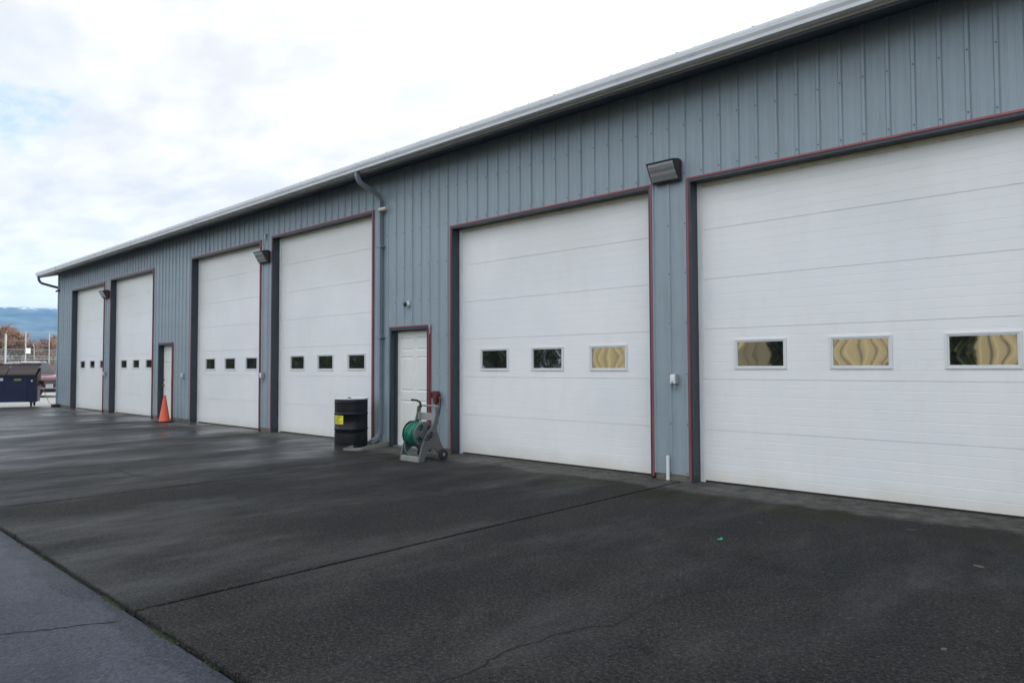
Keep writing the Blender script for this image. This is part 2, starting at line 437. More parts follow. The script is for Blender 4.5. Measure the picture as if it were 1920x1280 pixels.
# screws, in rows on the ribs
rows = [.10,.70,1.313,1.935,2.55,3.165,3.784,4.386]
n0 = math.ceil((XL-X0R)/SR); n1 = math.floor((XR-X0R)/SR)
rnd = random.Random(5)
def screw(x, z, y=-.0215):
    r = .0085; vs = []
    for yy in (y, y-.006):
        for k in range(6):
            vs.append((x+r*math.cos(k*math.pi/3), yy, z+r*math.sin(k*math.pi/3)))
    w.add(vs, [(6,7,8,9,10,11)]+[(k, (k+1) % 6, 6+(k+1) % 6, 6+k) for k in range(6)], 1)
for n in range(n0, n1+1):
    x = X0R+n*SR
    for z in rows:
        if any(oa-.03 < x < ob+.03 and z < oh+.02 for oa, ob, oh in openings): continue
        screw(x+rnd.uniform(-.003, .003), z+rnd.uniform(-.008, .008), -.0255 if n % 4 == 0 else -.0215)
    # a second row just over each door head
bpart(w, 'ribbed_wall', [M['siding'], M['screw']], recalc=False)
# gable and rear walls
RY, RZ = 8.0, 7.0
w = MB()
w.add([(XL,0,.075),(XL,16,.075),(XL,16,WTOP),(XL,8,WTOP+2),(XL,0,WTOP)], [(0,1,2,3,4)])
w.add([(XR,0,.0),(XR,16,.0),(XR,16,WTOP),(XR,8,WTOP+2),(XR,0,WTOP)], [(4,3,2,1,0)])
w.add([(XL,16,0),(XR,16,0),(XR,16,WTOP),(XL,16,WTOP)], [(3,2,1,0)])
bpart(w, 'end_wall', M['siding'])
# corner trim
w = MB(); w.prism([(XL-.012,-.024),(XL+.10,-.024),(XL+.10,-.018),(XL-.006,-.018),(XL-.006,.12),(XL-.012,.12)], 'z', .06, WTOP-.02)
bpart(w, 'corner_trim', M['siding'])
# concrete foundation showing under the sheets
w = MB(); cur = XL
for a, b in sorted([(d[0], d[1]) for d in DOORS]+[(m_[0], m_[1]) for m_ in MAN]):
    w = MB(); w.box((cur+.002, .006, -.02), (a-.002, .14, .074)); cur = b; bpart(w, 'foundation', M['concrete_curb'])
w = MB(); w.box((cur+.002, .006, -.02), (XR, .14, .074)); bpart(w, 'foundation', M['concrete_curb'])
# floor and dark interior backing so that nothing shines through
w = MB(); w.box((XL+.05, .62, .0), (XR-.05, .64, WTOP-.1)); bpart(w, 'inner_wall', M['fascia'])

# roof
def roof_z(y): return 5.018+.25*(y+.57)
r_ = MB(); rp = rib_profile(-31.1, XR+.4, H=.022, minor=0.003)
vs = []; fs = []
for x, h in rp:
    vs += [(x, -.575, roof_z(-.575)-h), (x, 8, roof_z(8)-h), (x, 16.57, roof_z(-.57)-h)]
for i in range(len(rp)-1):
    for j in range(2): fs.append((3*i+j, 3*i+3+j, 3*i+4+j, 3*i+1+j))
r_.add(vs, fs); rf = bpart(r_, 'roof', M['roof'], recalc=False)
so = rf.modifiers.new('sheet', 'SOLIDIFY'); so.thickness = .004; so.offset = -1
w = MB(); w.prism([(-.482,4.83),(8,4.83+.25*8.48),(8,4.99+.25*8.48),(-.482,4.99)], 'x', -31.07, XR+.36); bpart(w, 'eave_soffit', M['soffit'])
w = MB(); w.box((-31.08,-.50,4.815), (XR+.38,-.484,4.998)); bpart(w, 'fascia', M['fascia'])
w = MB(); w.prism([(-.515,4.852),(-.502,4.845),(-.502,4.87),(-.515,4.874)], 'x', -31.08, XR+.38); bpart(w, 'drip_edge', M['drip'])
w = MB(); w.prism([(-.56,4.90),(8,4.90+.25*8.56),(8,5.05+.25*8.56),(-.56,5.05)], 'x', -31.115, -31.085); bpart(w, 'rake_trim', M['gutter'])
# K-style gutter
go = [(-.522,5.0),(-.522,4.872),(-.600,4.872),(-.612,4.865),(-.622,4.868),(-.628,4.90),(-.648,4.935),(-.655,4.972),(-.655,4.995),(-.640,4.998),(-.640,4.990),(-.648,4.988),(-.648,4.972),(-.641,4.94),(-.621,4.905),(-.615,4.878),(-.527,4.878),(-.527,5.0)]
w = MB(); w.prism(go, 'x', -31.10, XR+.4)
gut = bpart(w, 'gutter', M['gutter'])
w = MB(); w.prism([(-.523,4.868),(-.61,4.868),(-.625,4.9),(-.656,4.93),(-.656,4.99),(-.523,4.99)], 'x', -31.108, -31.101)
bpart(w, 'gutter_end_cap', M['gutter'], parent=gut)

def arc(p0, p1, p2, n=5):
    p0, p1, p2 = map(Vector, (p0, p1, p2))
    return [tuple((1-t)**2*p0+2*t*(1-t)*p1+t*t*p2) for t in [i/n for i in range(n+1)]]
rect = [(-.038,-.029),(-.031,-.036),(.031,-.036),(.038,-.029),(.038,.029),(.031,.036),(-.031,.036),(-.038,.029)]
# downspout by the middle entry door
xd = -10.49
path = arc((xd,-.575,4.87),(xd,-.575,4.71),(xd,-.44,4.66)) + arc((xd,-.20,4.575),(xd,-.065,4.53),(xd,-.062,4.38)) + [(xd,-.062,2.3)] + arc((xd,-.062,.33),(xd,-.06,.14),(xd-.01,-.19,.10)) + [(xd-.01,-.25,.085)]
w = MB(); w.sweep(path, rect, up=(1,0,0)); ds = bpart(w, 'downspout', M['spout'], smooth=True, auto=40)
for z in (1.95, 3.6): w = MB(); w.box((xd-.075,-.108,z-.015), (xd+.075,-.1035,z+.015)); w.box((xd-.078,-.1045,z-.0149),(xd-.045,-.004,z+.015)); w.box((xd+.045,-.1045,z-.0149),(xd+.078,-.004,z+.015)); bpart(w, 'pipe_strap', M['spout'], parent=ds)
# downspout turning round the far corner
path = arc((-30.98,-.58,4.87),(-30.98,-.58,4.64),(-30.93,-.45,4.60)) + arc((-30.75,-.02,4.47),(-30.715,.07,4.44),(-30.715,.08,4.30)) + [(-30.715,.08,.15)]
w = MB(); w.sweep(path, rect, up=(1,0,0)); bpart(w, 'downspout', M['darkspout'], smooth=True, auto=40)

# ------------------------------------------------------------------ overhead doors
RV = .165
def overhead(i, xl, xr, H, nsec, ww, wz):
    pl, pr = xl+.05, xr-.05
    yp = RV
    cx = (xl+xr)/2; sp = 1.09 if i > 1 else 1.04
    if i == 5: cx = -2.41
    wins = [(cx+k*sp-ww/2, cx+k*sp+ww/2) for k in (-1, 0, 1)]
    top = H-.03; zs = []
    sh = .6096 if nsec == 7 else .6130
    sh = {7: .6075, 6: .612}[nsec]
    zz = [.022]
    prof = [(.022, 0)]
    for s_ in range(nsec):
        z0 = .022+s_*sh; z1 = z0+sh
        ns = 6
        for k in range(1, ns):
            zc = z0+sh*k/ns
            prof += [(zc-.005, 0), (zc, .0016), (zc+.005, 0)]
        prof += [(z1-.005, 0), (z1-.003, .008), (z1+.0015, .008), (z1+.003, 0)]
    prof = [p for p in prof if p[0] < top] + [(top, 0)]
    wz0, wz1 = wz
    zset = sorted(set([p[0] for p in prof]+[wz0+.02, wz1-.02]))
    def yy(z):
        for (a, ya), (b, yb) in zip(prof, prof[1:]):
            if a <= z <= b: return ya+(yb-ya)*(z-a)/max(b-a, 1e-9)
        return 0
    xset = sorted([pl, pr]+[q for a, b in wins for q in (a+.02, b-.02)])
    m = MB()
    for xa, xb in zip(xset, xset[1:]):
        for za, zb in zip(zset, zset[1:]):
            xm, zm = (xa+xb)/2, (za+zb)/2
            if wz0+.02 < zm < wz1-.02 and any(a+.02 < xm < b-.02 for a, b in wins): continue
            m.add([(xa, yp+yy(za), za), (xb, yp+yy(za), za), (xb, yp+yy(zb), zb), (xa, yp+yy(zb), zb)], [(0,1,2,3)])
    D = bpart(m, 'overhead_door', M['door'], recalc=False)
    names = ['first','second','third','fourth','fifth','sixth']
    for a, b in wins:
        f = MB()
        def fr(x0, x1, z0, z1, wd, y0, y1):
            f.box((x0, y0, z0), (x0+wd, y1, z1)); f.box((x1-wd, y0, z0), (x1, y1, z1))
            f.box((x0+wd, y0+.0006, z0), (x1-wd, y1, z0+wd)); f.box((x0+wd, y0+.0006, z1-wd), (x1-wd, y1, z1))
        fr(a, b, wz0, wz1, .021, yp-.014, yp+.02)
        fr(a+.0212, b-.0212, wz0+.0212, wz1-.0212, .015, yp-.007, yp+.02)
        bpart(f, 'window_frame', M['wframe'], parent=D, bevel=.002)
        p = MB(); nx, nz = 14, 8; x0, x1, z0, z1 = a+.03, b-.03, wz0+.03, wz1-.03
        rr_ = random.Random(int(a*100)); amp = rr_.uniform(.0008, .0013)
        ph = rr_.uniform(0, 9)
        vs = []
        for jz in range(nz+1):
            for jx in range(nx+1):
                u, v = jx/nx, jz/nz
                d = amp*math.sin(math.pi*u)*math.sin(math.pi*v) + (.00006 if i > 3 else .0008)*mnoise.noise(Vector((u*2.2+ph, v*1.5, ph)))
                vs.append((x0+(x1-x0)*u, yp+.008+d, z0+(z1-z0)*v))
        p.add(vs, [(jz*(nx+1)+jx, jz*(nx+1)+jx+1, (jz+1)*(nx+1)+jx+1, (jz+1)*(nx+1)+jx) for jz in range(nz) for jx in range(nx)])
        bpart(p, 'window_pane', M['pane'], parent=D, smooth=True, recalc=False)
    # white weather stops either side and yellowed head stop
    s_ = MB(); s_.box((pl-.004, yp-.024, .0), (pl+.046, yp-.003, H-.03)); s_.box((pl+.046, yp-.012, .0), (pl+.056, yp-.003, H-.03))
    bpart(s_, 'side_seal', M['stop'], parent=D); s_ = MB(); s_.box((pr-.056+.01, yp-.024, .0), (pr+.004, yp-.003, H-.03)); bpart(s_, 'side_seal', M['stop'], parent=D)
    s_ = MB(); s_.box((pl+.047, yp-.026, H-.085), (pr-.047, yp-.003, H-.03)); s_.box((pl+.057, yp-.014, H-.105), (pr-.047, yp-.003, H-.0855))
    bpart(s_, 'head_seal', M['header'], parent=D)
    s_ = MB(); s_.box((pl+.003, yp-.004, .001), (pr-.003, yp+.03, .0215)); bpart(s_, 'bottom_seal', M['rubber'], parent=D)
    # navy jambs and head, wrapping from the wall face back to the door
    t = MB()
    t.box((xl+.022, -.026, -.01), (xl+.048, RV-.002, H-.024)); t.box((xr-.048, -.026, -.01), (xr-.022, RV-.002, H-.024))
    t.box((xl+.022, -.0262, H-.0238), (xr-.022, RV-.002, H-.022)); t.box((xl+.048, -.0258, H-.054), (xr-.048, RV-.0022, H-.0242))
    # wall side of the trim, between sheet and jamb
    bpart(t, 'jamb_trim', M['navy'], parent=D)
    t = MB()
    t.box((xl, -.032, .03), (xl+.0215, -.002, H-.022)); t.box((xr-.0215, -.032, .03), (xr, -.002, H-.022)); t.box((xl, -.034, H-.0215), (xr, -.002, H))
    bpart(t, 'red_edge_trim', M['red'], parent=D)
    return D
for i, d in enumerate(DOORS): overhead(i, *d[:4], d[4], WZ[i])

# ------------------------------------------------------------------ entry doors
def entry(xl, xr, H, knob_left):
    fw = .055; ys = .115
    a, b, h = xl+fw, xr-fw, H-fw
    m = MB()
    # slab with six embossed panels
    cols = [(a+.11, (a+b)/2-.045), ((a+b)/2+.045, b-.11)]
    zr = [(.22, .83), (.98, 1.60), (1.70, h-.12)]
    xe = sorted([a, b]+[q for c in cols for q in (c[0], c[0]+.022, c[0]+.042, c[1]-.042, c[1]-.022, c[1])])
    ze = sorted([.03, h]+[q for c in zr for q in (c[0], c[0]+.022, c[0]+.042, c[1]-.042, c[1]-.022, c[1])])
    def dy(x, z):
        for c in cols:
            for r in zr:
                e = min(x-c[0], c[1]-x, z-r[0], r[1]-z)
                if e > -1e-6:
                    if e < .0219: return .010*(e/.022)
                    if e < .0419: return .010*(1-(e-.022)/.02)+.0
                    return .0
        return 0
    for xa, xb in zip(xe, xe[1:]):
        for za, zb in zip(ze, ze[1:]):
            m.add([(xa, ys+dy(xa, za), za), (xb, ys+dy(xb, za), za), (xb, ys+dy(xb, zb), zb), (xa, ys+dy(xa, zb), zb)], [(0,1,2,3)])
    D = bpart(m, 'entry_door', M['cream_door'], recalc=False)
    t = MB()
    t.box((xl+.006, -.028, -.012), (xl+fw, ys-.002, H-.006)); t.box((xr-fw, -.028, -.012), (xr-.006, ys-.002, H-.006)); t.box((xl+fw, -.0278, H-fw), (xr-fw, ys-.002, H-.0062))
    t.box((xl+fw, .06, .03), (xl+fw+.014, ys-.0022, h-.014)); t.box((xr-fw-.014, .06, .03), (xr-fw, ys-.0022, h-.014)); t.box((xl+fw, .06, h-.014), (xr-fw, ys-.0022, h-.0002))
    bpart(t, 'door_frame', M['navy'], parent=D)
    t = MB(); t.box((xl-.002, -.034, H-.006), (xr+.002, -.002, H+.014)); t.box((xr-.006, -.032, .04), (xr+.012, -.002, H-.0062)); bpart(t, 'red_edge_trim', M['red'], parent=D)
    t = MB(); t.box((xr+.022, -.022, .04), (xr+.032, -.002, H-.03)); bpart(t, 'red_edge_trim', M['red'], parent=D)
    t = MB(); t.box((xl+fw, .02, .0), (xr-fw, .16, .028)); bpart(t, 'threshold', M['steel'], parent=D)
    kx = a+.06 if knob_left else b-.06
    t = MB(); t.lathe([(0,ys-.062),(.022,ys-.060),(.027,ys-.048),(.022,ys-.036),(.011,ys-.030),(.011,ys-.006),(.032,ys-.005),(.033,ys)], c=(kx,0,.93), axis='y', n=20); bpart(t, 'door_knob', M['brass'], parent=D, smooth=True, auto=40)
    t = MB(); t.lathe([(0,ys-.022),(.018,ys-.022),(.024,ys-.006),(.030,ys-.005),(.030,ys)], c=(kx,0,1.08), axis='y', n=20); bpart(t, 'deadbolt', M['brass'], parent=D, smooth=True, auto=40)
    hx = b+.001 if knob_left else a-.001
    for z in (.3, 1.02, 1.78): t = MB(); t.lathe([(0,z-.05),(.008,z-.05),(.008,z+.05),(0,z+.05)], c=(hx,ys-.012,0), n=10); bpart(t, 'hinge', M['steel'], parent=D)
entry(*MAN[0], True); entry(*MAN[1], False)

# ------------------------------------------------------------------ things fixed to the wall
def wall_light():
    t = empty('wall_light'); wd = .19
    m = MB(); hp = [(-.002,.125),(-.075,.135),(-.212,.105),(-.218,.092),(-.075,.100),(-.060,.085),(-.060,-.115),(-.075,-.132),(-.002,-.132)]
    m.prism(hp, 'x', -wd, wd)
    for s in (-1, 1):
        x = s*wd; a, b = (x-.006, x+.004) if s > 0 else (x-.004, x+.006)
        m.prism([(-.07,.118),(-.214,.099),(-.075,-.130)], 'x', a, b)
    m.build('housing', M['bronze'], t, bevel=.004)
    m = MB(); m.prism([(-.055,.093),(-.200,.088),(-.196,.05),(-.150,-.02),(-.125,-.072),(-.085,-.118),(-.055,-.118)], 'x', -wd+.012, wd-.012)
    m.build('glass_lens', M['lens'], t, bevel=.006)
    return t
WL = wall_light()
WL.location = (-4.57, -.016, 3.83)
tag(WL, 'dark box-shaped wall light with ribbed glass between the two nearest overhead doors', 'wall light', 'wall lights between the overhead doors')
w2 = copy_tree(WL); w2.location = (-14.78, -.016, 3.88)
tag(w2, 'dark wall light with a thin conduit looping down into its top')
w3 = copy_tree(WL); w3.location = (-25.17, -.016, 3.80)
tag(w3, 'small far wall light between the two farthest overhead doors')
m = MB(); m.tube([(0,-.02,.12),(.0,-.045,.2),(.03,-.05,.30),(.012,-.02,.40)], .010); m.build('conduit', M['greybox'], w2, smooth=True)
m = MB(); m.box((-.03,-.045,.40), (.04,.0,.52)); m.build('junction_box', M['greybox'], w2, bevel=.004)

def outlet():
    t = empty('outlet_box')
    m = MB(); m.box((-.038,-.065,-.062), (.038,0,.062)); m.build('box', M['greybox'], t, bevel=.004)
    m = MB(); m.box((-.034,-.080,-.055), (.034,-.0655,.055)); m.box((-.022,-.086,-.02),(.022,-.0805,.04)); m.build('cover', M['whiteplastic'], t, bevel=.004)
    m = MB(); m.lathe([(0,-.095),(.011,-.095),(.013,-.0865),(.013,-.0805)], c=(.0,0,-.036), axis='y', n=12); m.build('lid_hinge', M['greybox'], t)
    m = MB(); m.tube([(0,-.02,-.062),(0,-.02,-.13)], .011); m.build('conduit', M['greybox'], t, smooth=True)
    return t
OB = outlet(); OB.location = (-4.50,-.016,1.25)
tag(OB, 'grey outdoor outlet box on the wall strip between the two nearest overhead doors', 'outlet box', 'outlet boxes on the wall')
for x, z, lab in ((-14.86,1.24,'grey outlet box below the wall light that has a conduit'),
               (-19.10,1.22,'grey outlet box on the wall right of the far entry door and the cone'),
               (-25.22,1.25,'tiny outlet box between the two farthest overhead doors')):
    o = copy_tree(OB); o.location = (x,-.016,z); tag(o, lab)

def cam_bullet(name, loc, yawdeg, label, body, stalk=.07):
    t = empty(name, loc); tag(t, label, 'camera', 'security cameras on the building')
    m = MB(); m.lathe([(0,0),(.042,0),(.042,-.012),(.03,-.022),(0,-.022)], axis='y', n=20); m.build('mount', body, t, smooth=True, auto=40)
    d = Vector((math.sin(R(yawdeg)), -math.cos(R(yawdeg)), -.18)).normalized()
    e = Vector((0,-.022-stalk*.6, 0))
    m = MB(); m.tube([(0,-.015,0), tuple(e)], .012); m.build('stalk', body, t, smooth=True)
    a = e-d*.05; b = e+d*.10
    m = MB(); n = 16
    m.tube([tuple(a), tuple(a+d*.01), tuple(b)], .034, n=16); m.build('body', body, t, smooth=True, auto=40)
    m = MB(); m.tube([tuple(b+d*.0005), tuple(b+d*.006)], .028, n=16); m.build('lens', M['black'], t)
    return t
cam_bullet('security_camera', (-10.36,-.016,4.27), -62, 'cream bullet security camera on the wall beside the top of the downspout', M['creamplastic'])
# turret camera over the entry door
t = empty('security_camera', (-9.74,-.016,2.505)); tag(t, 'small round white camera with a black eye above the middle entry door', 'camera', 'security cameras on the building')
m = MB(); m.lathe([(0,0),(.052,0),(.054,-.02),(.048,-.03),(0,-.03)], axis='y', n=24); m.build('mount', M['whiteplastic'], t, smooth=True, auto=40)
m = MB(); m.lathe([(.044*math.sin(a), -.055+.044*math.cos(a)) for a in [k*math.pi/10 for k in range(11)]], axis='y', n=24); m.build('eyeball', M['black'], t, smooth=True)
m = MB(); m.lathe([(.046,-.030),(.048,-.052),(.044,-.06)], axis='y', n=24, c=(0,0,.002)); m.build('collar', M['whiteplastic'], t, smooth=True)
cam_bullet('security_camera', (-30.50,-.020,4.33), -70, 'little dark security camera under the gutter elbow at the far corner', M['black'], .03)
t = empty('floodlight', (-30.68,.25,2.62)); tag(t, 'dark floodlight sticking out from the far end wall', 'floodlight')
m = MB(); m.tube([(.01,0,.12),(-.08,-.02,.13),(-.14,-.04,.05)], .014); m.build('arm', M['bronze'], t)
m = MB(); m.lathe([(0,.10),(.05,.09),(.07,.02),(.09,-.10),(.085,-.10),(0,-.05)], c=(-.15,-.05,-.02), n=16); m.build('lamp_head', M['bronze'], t, smooth=True, auto=40)
# little bracket at the entry door's upper corner
t = empty('door_contact', (-9.145,-.016,2.10)); tag(t, 'small grey contact switch at the upper right corner of the middle entry door', 'switch')
m = MB(); m.box((-.016,-.03,-.03), (.016,0,.035)); m.build('case', M['greybox'], t, bevel=.003)
m = MB(); m.tube([(0,-.012,-.03),(.0,-.012,-.09),(-.006,-.012,-.13)], .005); m.build('cable', M['whiteplastic'], t)

# grit blown against the foot of the wall: nobody could count it
gm = MB(); rnd = random.Random(12)
for i in range(5200):
    x = rnd.uniform(-30.4, 2.0); y = -.005-abs(rnd.gauss(0, .05)); r = rnd.uniform(.002, .009)
    if rnd.random() > .25+.9*max(0, mnoise.noise(Vector((x*1.4, 2, 8)))+.2): continue
    if any(oa < x < ob for oa, ob, oh in openings) : y += .10
    if y > -.004 and not any(oa+.05 < x < ob-.05 for oa, ob, oh in openings): continue
    a = rnd.random()*3; vs = [(x+r*math.cos(a+k*2.1), y+r*math.sin(a+k*2.1), .0) for k in range(3)]+[(x, y, r*rnd.uniform(.6, 1.2))]
    gm.add(vs, [(0,1,3),(1,2,3),(2,0,3)])
M['grit'] = paint('dark_grit', (.03,.027,.022), .9, .6, 40)
tag(gm.build('grit', M['grit'], recalc=False), 'dark grit gathered along the foot of the wall', 'grit', kind='stuff')
# pvc stub
t = empty('pipe_stub', (-4.60,-.055,0)); tag(t, 'short white plastic pipe standing in front of the wall between the nearest doors', 'pipe')
m = MB(); m.lathe([(0,.0),(.0205,.0),(.0205,.305),(.0165,.305),(.0165,.28),(0,.28)], n=20); m.build('pipe', M['whiteplastic'], t, smooth=True, auto=40)
m = MB(); m.lathe([(.0206,.0),(.032,.001),(.027,.008),(.0206,.010)], n=14); m.build('base_grout', M['concrete_curb'], t)

# ------------------------------------------------------------------ traffic cone
M['orange'] = paint('faded_orange_plastic', (.72,.105,.045), .55, .12, 7, dirt=(.35,.09,.06), damt=.6)
t = empty('traffic_cone', (-19.386,-.40,0), R(12)); tag(t, 'orange traffic cone with a black base in front of the far entry door', 'traffic cone')
m = MB(); m.lathe([(.142,.032),(.135,.045),(.033,.66),(.028,.70),(.020,.70),(.026,.655),(.12,.05)], n=36); m.build('cone_body', M['orange'], t, smooth=True, auto=50)
m = MB(); b = .19; c = .05
oct_ = [(-b+c,-b),(b-c,-b),(b,-b+c),(b,b-c),(b-c,b),(-b+c,b),(-b,b-c),(-b,-b+c)]
m.prism(oct_, 'z', .0, .030); m.build('base', M['rubber'], t, bevel=.006)
m = MB(); m.lathe([(.0302,.672),(.0275,.7015),(.0195,.7018),(.0185,.66)], n=24); m.build('tip', M['rubber'], t)

# ------------------------------------------------------------------ steel drum
def drum_paint():
    m = NT('black_drum_enamel'); c = m.coord()
    m.set(Base_Color=m.mix(m.ramp(m.noise(c, 9, 5, .7), [(.5, 0), (.8, 1)]), (.006,.0065,.009), (.022,.022,.024)), Roughness=m.ramp(m.noise(c, 4, 4), [(.3, .32), (.7, .5)])); m.b.inputs['Specular IOR Level'].default_value = .28
    return m.mat
M['drum'] = drum_paint()
M['yellow'] = paint('yellow_label', (.75,.66,.03), .5, .06, 8)
M['ink'] = paint('label_ink', (.03,.03,.02), .6, .1)
t = empty('steel_drum', (-10.68,-.54,0)); tag(t, 'black steel drum with hoops, a pale lid and a yellow label', 'drum')
r = .286; p = [(0,.012),(r-.012,.012),(r-.010,0),(r+.003,0),(r+.003,.012),(r,.018)]
def hoop(z, d=.012, s=.017): return [(r, z-s), (r+d*.7, z-s*.55), (r+d, z), (r+d*.7, z+s*.55), (r, z+s)]
for z in (.115,.15,.185,.22): p += [(r, z-.010), (r+.004, z), (r, z+.010)]
p += hoop(.335)
p += hoop(.60)
for z in (.655,.69,.725,.76): p += [(r, z-.010), (r+.004, z), (r, z+.010)]
p += hoop(.80, .008, .012)
p += [(r, .852), (r+.002, .858)]
m = MB(); m.lathe(p, n=64); m.build('drum_body', M['drum'], t, smooth=True, auto=50)
m = MB(); m.lathe([(r+.002,.850),(r+.018,.852),(r+.021,.862),(r+.018,.873),(r+.006,.876),(r-.004,.872),(r-.010,.864),(0,.864)], n=64); m.build('lid', M['gutter'], t, smooth=True, auto=50)
m = MB(); m.lathe([(0,.888),(.028,.888),(.032,.866)], c=(.12,-.12,0), n=16); m.build('bung', M['black'], t)
# label on the side facing south-west
a0 = math.atan2(-7.2, 10.6); aL = a0-R(70)
lab = MB(); lab.lathe([(r+.002,.425),(r+.002,.575)], n=10, ang=(aL-.02, aL+R(42)), mi=0)
lab.build('yellow_label', M['yellow'], t, smooth=True)
ink = MB()
for k, (z, f0, f1) in enumerate(((.556,.1,.92),(.538,.1,.75),(.517,.15,.6),(.498,.1,.5),(.475,.1,.85),(.450,.1,.6))):
    da = R(42)
    ink.lathe([(r+.0035, z-.004), (r+.0035, z+.004)], n=6, ang=(aL+da*f0, aL+da*f1))
ink.build('label_print', M['ink'], t)

# ------------------------------------------------------------------ splash block
M['splash'] = paint('mossy_grey_concrete', (.2,.2,.165), .8, .2, 6, dirt=(.07,.08,.035), damt=.85, bumpy=.4)
t = empty('splash_block', (-10.46,-.05,0), R(16)); tag(t, 'mossy splash block lying under the foot of the downspout', 'splash block')
m = MB()
L_ = .84
m.prism([(-.12,-.02),(.12,-.02),(.13,-L_),(-.13,-L_)], 'z', .0, .018)
for s in (-1, 1):
    m.add([(s*.12,-.02,.0),(s*.165,-.02,.0),(s*.15,-.02,.085),(s*.13,-.02,.085),(s*.13,-L_,.0),(s*.175,-L_,.0),(s*.162,-L_,.028),(s*.142,-L_,.028),
           (s*.127,-L_*.68,0),(s*.172,-L_*.68,0),(s*.158,-L_*.68,.07),(s*.138,-L_*.68,.07)],
          [(0,1,2,3),(7,6,5,4),(0,8,9,1),(8,4,5,9),(1,9,10,2),(9,5,6,10),(2,10,11,3),(10,6,7,11),(3,11,8,0),(11,7,4,8)])
m.box((-.165,-.018,.0), (.165,.012,.085))
m.build('trough', M['splash'], t, bevel=.006)

# ------------------------------------------------------------------ hose reel cart
M['resin'] = paint('weathered_grey_resin', (.105,.102,.106), .6, .12, 8, dirt=(.13,.13,.12), damt=.6)
M['resin2'] = paint('pale_grey_resin', (.21,.21,.19), .6, .12, 8, dirt=(.16,.17,.1), damt=.8)
M['hose'] = paint('green_garden_hose', (.008,.165,.105), .4, .15, 20)
M['hose_dull'] = paint('faded_green_hose', (.05,.13,.105), .5, .15, 20)
HX, HY = -8.40, -.84
t = empty('hose_reel_cart', (HX,HY,0), R(0)); tag(t, 'grey two-wheeled hose reel cart wound with green hose beside the entry door', 'hose reel')
def sideframe(x0, x1, name='side_frame'):
    m = MB()
    outer = [(-.225,0),(-.205,.12),(-.165,.24),(-.105,.36),(-.045,.445),(.02,.50),(.075,.60),(.105,.70),(.118,.80),(.165,.80),(.165,.70),(.15,.58),(.125,.47),(.16,.36),(.20,.27),(.255,.17),(.285,.10),(.25,.05),(.19,.07),(.14,.13),(.09,.175),(.03,.19),(-.03,.17),(-.075,.12),(-.105,.06),(-.125,0)]
    m.prism(outer, 'x', x0, x1); return m.build(name, M['resin'], t, bevel=.006)
sideframe(-.235,-.205); sideframe(.205,.235)
m = MB(); m.prism([(-.225,0),(-.215,.075),(-.195,.085),(-.15,.07),(-.14,0)], 'x', -.204,.204); m.build('foot_bar', M['resin2'], t, bevel=.008)
m = MB(); m.sweep([(-.22,.14,.805),(-.18,.145,.815),(0,.147,.818),(.18,.145,.815),(.22,.14,.805)], [(-.02,-.012),(.02,-.012),(.02,.012),(-.02,.012)]); m.build('handle', M['resin2'], t, bevel=.006)
m = MB(); m.prism([(.095,.60),(.115,.71),(.135,.71),(.12,.60)], 'x', -.204,.204); m.build('storage_tray', M['resin2'], t, bevel=.005)
m = MB(); m.tube([(-.19,.23,.08),(.27,.23,.08)], .009); m.build('axle', M['steel'], t)
AY, AZ, DR = -.055, .40, .195
for s in (-1, 1):   # flanges with oval cut-outs
    m = MB(); n = 48; x0 = s*.150
    rings = [.05, .085, .155, DR-.012, DR]
    dep = [.0, .006, .006, .0, -.012]
    vs = []
    for rr, dd in zip(rings, dep):
        for k in range(n):
            a = 2*math.pi*k/n; vs.append((x0+s*dd, AY+rr*math.cos(a), AZ+rr*math.sin(a)))
    fs = []
    for j in range(4):
        for k in range(n):
            if j == 1 and (k % 12) in (2,3,4,5,6,7): continue
            fs.append((j*n+k, j*n+(k+1) % n, (j+1)*n+(k+1) % n, (j+1)*n+k))
    fs.append(tuple(range(n)))
    m.add(vs, fs); o = m.build('reel_flange', M['resin'], t, smooth=True, auto=50)
    q = o.modifiers.new('t', 'SOLIDIFY'); q.thickness = .006
m = MB(); m.lathe([(.08,-.15),(.08,.15)], c=(0,AY,AZ), axis='x', n=28); m.build('reel_core', M['resin'], t, smooth=True)
# coils
m = MB()
rnd = random.Random(2)
for layer, (rr, cnt) in enumerate(((.105,13),(.127,13),(.148,12),(.165,9))):
    for k in range(cnt):
        x = -.135+.27*(k+.5*(layer % 2)+.25)/cnt
        n = 30; pts = []
        for j in range(n):
            a = 2*math.pi*j/n
            q = rr+.004*math.sin(3*a+k)+rnd.uniform(-.001,.001)
            pts.append((x+.006*math.sin(a+k*1.7), AY+q*math.cos(a), AZ+q*math.sin(a)))
        pts.append(pts[0])
        m.tube(pts, .0105, n=7)
m.build('wound_hose', M['hose'], t, smooth=True)
m = MB()
def cr(pts, n=8):
    P_ = [Vector(p) for p in pts]; P_ = [P_[0]*2-P_[1]]+P_+[P_[-1]*2-P_[-2]]; out = []
    for i in range(1, len(P_)-2):
        for k in range(n):
            u = k/n; a, b, c, d = P_[i-1:i+3]
            out.append(tuple(.5*((2*b)+(c-a)*u+(2*a-5*b+4*c-d)*u*u+(3*b-a-3*c+d)*u**3)))
    out.append(tuple(P_[-2])); return out
m.tube(cr([(-.10,AY+.06,AZ+.165),(-.13,AY-.10,AZ+.10),(-.14,-.19,.30),(-.12,-.20,.16),(-.05,-.165,.08),(.04,-.12,.075),(.12,-.10,.10)]), .011, n=8)
m.tube(cr([(-.05,AY+.14,AZ+.12),(-.09,.06,.62),(-.12,.085,.70),(-.12,.10,.80)]), .011, n=8)
m.build('loose_hose', M['hose_dull'], t, smooth=True)
